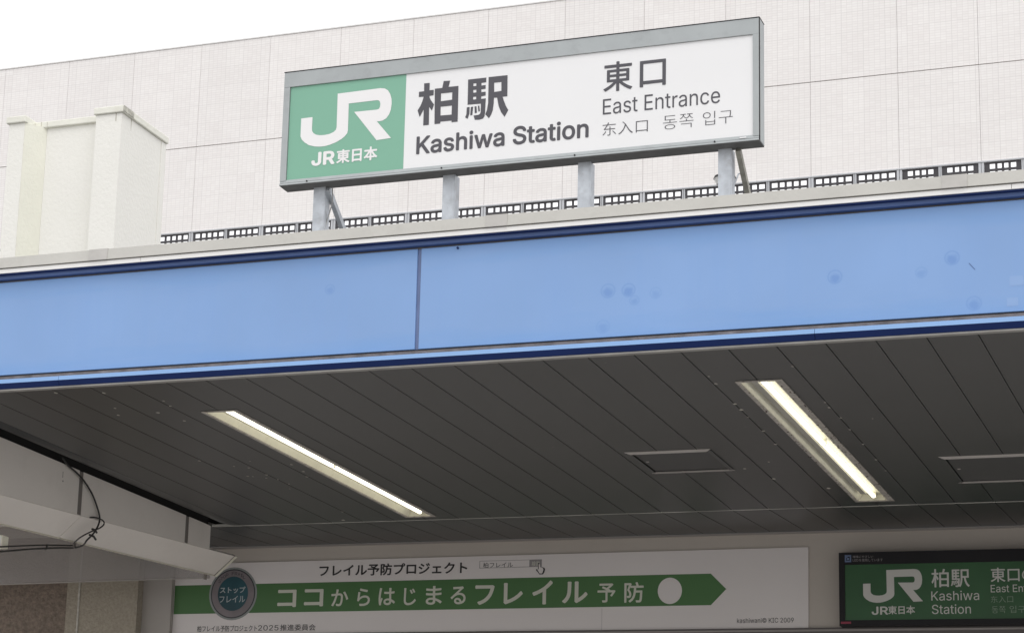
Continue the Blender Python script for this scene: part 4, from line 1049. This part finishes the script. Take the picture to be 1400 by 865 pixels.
# ------------------------------------------------------------------ display sign
LY = 13.93
ld = thing('display_sign', 'unlit green display sign in black casing reading JR 柏駅 東口 Kashiwa Station', 'sign', (-1.4, LY, 3.84))
X1_ = -0.15
cs = MB()
cs.box(-2.6745, X1_, LY + 0.012, YE + 0.0005, 3.632, 4.060)
part('casing', cs, 'ledcase', ld, bevel=0.004)
fr = MB()
fr.box(-2.6745, -2.6415, LY, LY + 0.0115, 3.632, 4.060)
fr.box(X1_ - 0.033, X1_, LY, LY + 0.0115, 3.632, 4.060)
fr.box(-2.641, X1_ - 0.0335, LY, LY + 0.0115, 3.9885, 4.060)
fr.box(-2.641, X1_ - 0.0335, LY, LY + 0.0115, 3.632, 3.664)
part('frame', fr, 'ledcase', ld)
part('display_face', MB().box(-2.641, X1_ - 0.0335, LY + 0.005, LY + 0.0118, 3.6645, 3.988), 'led', ld)
FY = LY + 0.0042
for s_, w, x0, x1, z0, z1 in LED_WHITE:
    lettering(s_, w, x0, x1, z0, z1, FY, 'ledwhite', ld)
for s_, w, x0, x1, z0, z1 in LED_FAINT:
    lettering(s_, w, x0, x1, z0, z1, FY, 'ledfaint', ld)
for s_, w, x0, x1, z0, z1 in LED_SMALL:
    lettering(s_, w, x0, x1, z0, z1, LY - 0.0008, 'bgrey', ld)
flat_shape('notice_square', [[(-2.64, 4.003), (-2.603, 4.003), (-2.603, 4.045), (-2.64, 4.045)]], LY - 0.0008, 'ledblue', ld)
flat_shape('notice_square_mark', [[(-2.632, 4.012), (-2.611, 4.012), (-2.611, 4.036), (-2.620, 4.036), (-2.632, 4.026)], [(-2.628, 4.016), (-2.615, 4.016), (-2.615, 4.026), (-2.622, 4.031), (-2.628, 4.025)]], LY - 0.0012, 'ledcase', ld)
flat_shape('maker_plate', [[(-2.666, 3.6435), (-2.608, 3.6435), (-2.608, 3.656), (-2.666, 3.656)]], LY - 0.0008, 'ledred', ld)
lx0, lx1 = min(p[0] for p in LOGO), max(p[0] for p in LOGO)
lz0, lz1 = min(p[1] for p in LOGO), max(p[1] for p in LOGO)
flat_shape('rail_logo', [[(-2.538 + (a - lx0) / (lx1 - lx0) * 0.336, 3.764 + (b - lz0) / (lz1 - lz0) * 0.192) for a, b in LOGO]], FY, 'ledwhite', ld, 'white JR logo')

# ------------------------------------------------------------------ roof sign
SY = 9.9
sg = thing('station_sign', 'big green and white JR Kashiwa Station sign on steel posts above the canopy', 'sign', (-3.37, SY, 4.82))
x0, x1, z0, z1 = -4.524, -2.2215, 5.1835, 5.758
part('sign_box', MB().box(x0 + 0.004, x1 - 0.004, SY + 0.006, SY + 0.082, z0 + 0.003, z1 - 0.004), 'signgrey', sg)
ix0, ix1, iz0, iz1 = -4.4915, -2.2515, 5.2115, 5.6825
part('top_casing', MB().box(x0, x1 - 0.003, SY - 0.008, SY + 0.0055, iz1 + 0.0005, z1), 'signgrey', sg)
part('side_casing', MB().box(x0, ix0 - 0.0015, SY - 0.008, SY + 0.0055, iz0 - 0.006, iz1 - 0.001), 'signgrey', sg)
part('side_casing', MB().box(ix1 + 0.0005, x1 - 0.003, SY - 0.008, SY + 0.0055, iz0 - 0.006, iz1), 'signgrey', sg)
part('sill', MB().extx([(SY - 0.009, iz0 - 0.0165), (SY - 0.004, iz0 - 0.0005), (SY + 0.0055, iz0 - 0.0005), (SY + 0.0055, iz0 - 0.0165)], x0 + 0.001, x1 - 0.004), 'signgrey', sg)
part('sill', MB().extx([(SY - 0.014, z0), (SY - 0.012, iz0 - 0.019), (SY + 0.0055, iz0 - 0.0185), (SY + 0.0055, z0)], x0, x1 - 0.003), 'signgrey', sg)
part('side_plate', MB().box(x1 - 0.0025, x1, SY + 0.002, SY + 0.084, z0 + 0.002, z1 - 0.002), 'signgrey', sg)
part('top_flashing', MB().box(x0 - 0.002, x1 + 0.001, SY - 0.010, SY + 0.086, z1 + 0.0003, z1 + 0.004), 'ledcase', sg)
part('corner_gap', MB().box(x1 - 0.0029, x1 + 0.0006, SY - 0.0075, SY + 0.0018, z0 + 0.004, z1 - 0.001), 'ledcase', sg)
part('underside_shade_plate', MB().box(x0 + 0.002, x1 - 0.001, SY - 0.012, SY + 0.084, z0 - 0.003, z0 - 0.0003), 'darkunder', sg)  # added plate, dark colour stands for the shaded underside
part('green_panel', MB().box(ix0, -3.8960, SY, SY + 0.0055, iz0, iz1), 'signgreen', sg)
part('white_panel', MB().box(-3.8955, ix1, SY, SY + 0.0055, iz0, iz1), 'signwhite', sg)
part('maker_plate', MB().box(-2.31, -2.28, SY - 0.0108, SY - 0.0092, 5.1985, 5.204), 'signwhite', sg)
for xs in (-4.38, -3.70, -3.06, -2.42):
    part('sill_bolt', MB().tube([(xs, SY - 0.016, z0 + 0.010), (xs, SY - 0.010, z0 + 0.010)], 0.004, 8), 'ledcase', sg)
TY = SY - 0.0012
for s_, w, a, b, c, d in SIGN_TEXT:
    lettering(s_, w, a, b, c, d, TY, 'white_ink' if s_ in ('JR', '東日本') else 'ink', sg)
flat_shape('rail_logo', [LOGO], TY, 'white_ink', sg, 'white JR logo')
flat_shape('lettering', KANJI, TY, 'ink', sg, 'lettering reading 柏駅')
# posts: H-shaped galvanised uprights, set back behind the coping
PY = 9.955
for xa in (-4.372, -3.717, -3.065, -2.421):
    m = MB()
    m.box(xa, xa + 0.056, PY, PY + 0.005, 4.79, z0 - 0.001)
    m.box(xa + 0.0255, xa + 0.0305, PY + 0.0051, PY + 0.0589, 4.79, z0 - 0.0012)
    m.box(xa, xa + 0.056, PY + 0.059, PY + 0.064, 4.79, z0 - 0.001)
    m.box(xa + 0.056, xa + 0.060, PY + 0.0005, PY + 0.0635, 4.79, z0 - 0.0015)
    part('post', m, 'galv', sg, bevel=0.0008)
    part('post_foot', MB().box(xa - 0.02, xa + 0.078, PY - 0.02, PY + 0.085, 4.783, 4.7895), 'galv', sg)


def brace(xa, w, ya, za, yb, zb, m_):
    mb = MB()
    a, b = Vector((xa, ya, za)), Vector((xa, yb, zb))
    d = (b - a).normalized()
    nrm = Vector((0, d.z, -d.y)) * 0.03
    def ring(p):
        return [p, p + Vector((w, 0, 0)), p + Vector((w, 0, 0)) + nrm, p + nrm]
    mb.loft([tuple(v) for v in ring(a)], [tuple(v) for v in ring(b)])
    part('brace', mb, m_, sg)


brace(-4.315, 0.022, 9.975, z0 + 0.004, 10.60, 4.76, 'galv')
brace(-2.345, 0.022, 9.975, z0 + 0.004, 10.52, 4.76, 'rustgalv')
wp = [(-4.283, 9.97, z0 + 0.01), (-4.285, 9.985, 5.12), (-4.300, 9.99, 5.06), (-4.315, 9.98, 4.98), (-4.318, 9.97, 4.80)]
wr = thing('sign_cable', 'thin grey cable dropping from the roof sign beside its left post', 'cable', wp[0])
part('sheath', MB().tube(smooth_path(wp, 6), 0.003, 6), 'gcable', wr, smooth=True)

# small roof lamp half hidden by the right post
lp = thing('roof_lamp', 'small white round roof lamp with dark rim behind the right sign post', 'lamp', (-2.642, 11.0, 4.76))
n_ = 20
def ring_(r, z):
    return [(-2.642 + r * math.cos(2 * math.pi * k / n_), 11.0 + r * math.sin(2 * math.pi * k / n_), z) for k in range(n_)]
part('shade', MB().loft(ring_(0.040, 5.372), ring_(0.052, 5.402)), 'drip', lp)
part('rim', MB().loft(ring_(0.055, 5.4023), ring_(0.050, 5.414)), 'black', lp)
part('stem', MB().tube([(-2.642, 11.0, 4.76), (-2.642, 11.0, 5.3715)], 0.012, 10), 'galv', lp)
part('bracket_arm', MB().tube([(-2.61, 11.0, 5.33), (-2.575, 11.0, 5.42), (-2.555, 11.0, 5.425)], 0.004, 6), 'galv', lp)

# scratch and sticker ghosts on the fascia
part('scratch', MB().tube([(-1.303, YF + 0.0113, 4.452), (-1.281, YF + 0.0113, 4.424)], 0.0012, 5), 'shaded_blue', can)
flat_shape('sticker_ghost', [[(-1.150, 4.345), (-1.095, 4.346), (-1.096, 4.385), (-1.148, 4.386)]], YF + 0.0114, 'ghost', can)
flat_shape('sticker_ghost', [[(-1.162, 4.262), (-1.118, 4.263), (-1.118, 4.296), (-1.161, 4.297)]], YF + 0.0114, 'ghost', can)

# small marks of wear
part('drip_stain', MB().box(-7.160, -7.154, YB + 0.0185, YB + 0.0198, 6.875, 6.929), 'stainmark', sh)
part('drip_stain', MB().loft([(-7.1147, YB + 0.150, 6.929), (-7.1147, YB + 0.162, 6.929), (-7.1147, YB + 0.156, 6.850)], [(-7.1138, YB + 0.150, 6.929), (-7.1138, YB + 0.162, 6.929), (-7.1138, YB + 0.156, 6.850)]), 'stainmark', sh)
part('cap_crack', MB().box(-7.776, -7.771, YB + 0.1105, YB + 0.1118, ZC - 0.007, ZC + 0.034), 'stainmark', sh)
part('cap_crack', MB().box(-7.730, -7.7265, YB + 0.1105, YB + 0.1118, ZC - 0.002, ZC + 0.030), 'stainmark', sh)
part('scratch', MB().box(XW + 0.0002, XW + 0.0010, 11.156, 11.160, 4.085, 4.118), 'brownseal', bk)
part('screw_hole', MB().tube([(XW + 0.0002, 11.163, 4.066), (XW + 0.0014, 11.163, 4.066)], 0.005, 8), 'brownseal', bk)
part('sheet_seam', MB().box(-4.120, -4.1185, BY - 0.0006, BY - 0.0001, 3.636, 3.768), 'bgrey', bn)
jb = thing('junction_box', 'small white junction box behind the sloping board at the left edge', 'junction box', (-6.52, 10.9, 3.66))
part('box', MB().box(-6.555, -6.493, 10.86, 10.93, 3.655, 3.72), 'lampwhite', jb, bevel=0.004)
part('lid', MB().box(-6.55, -6.498, 10.852, 10.8595, 3.66, 3.715), 'drip', jb)
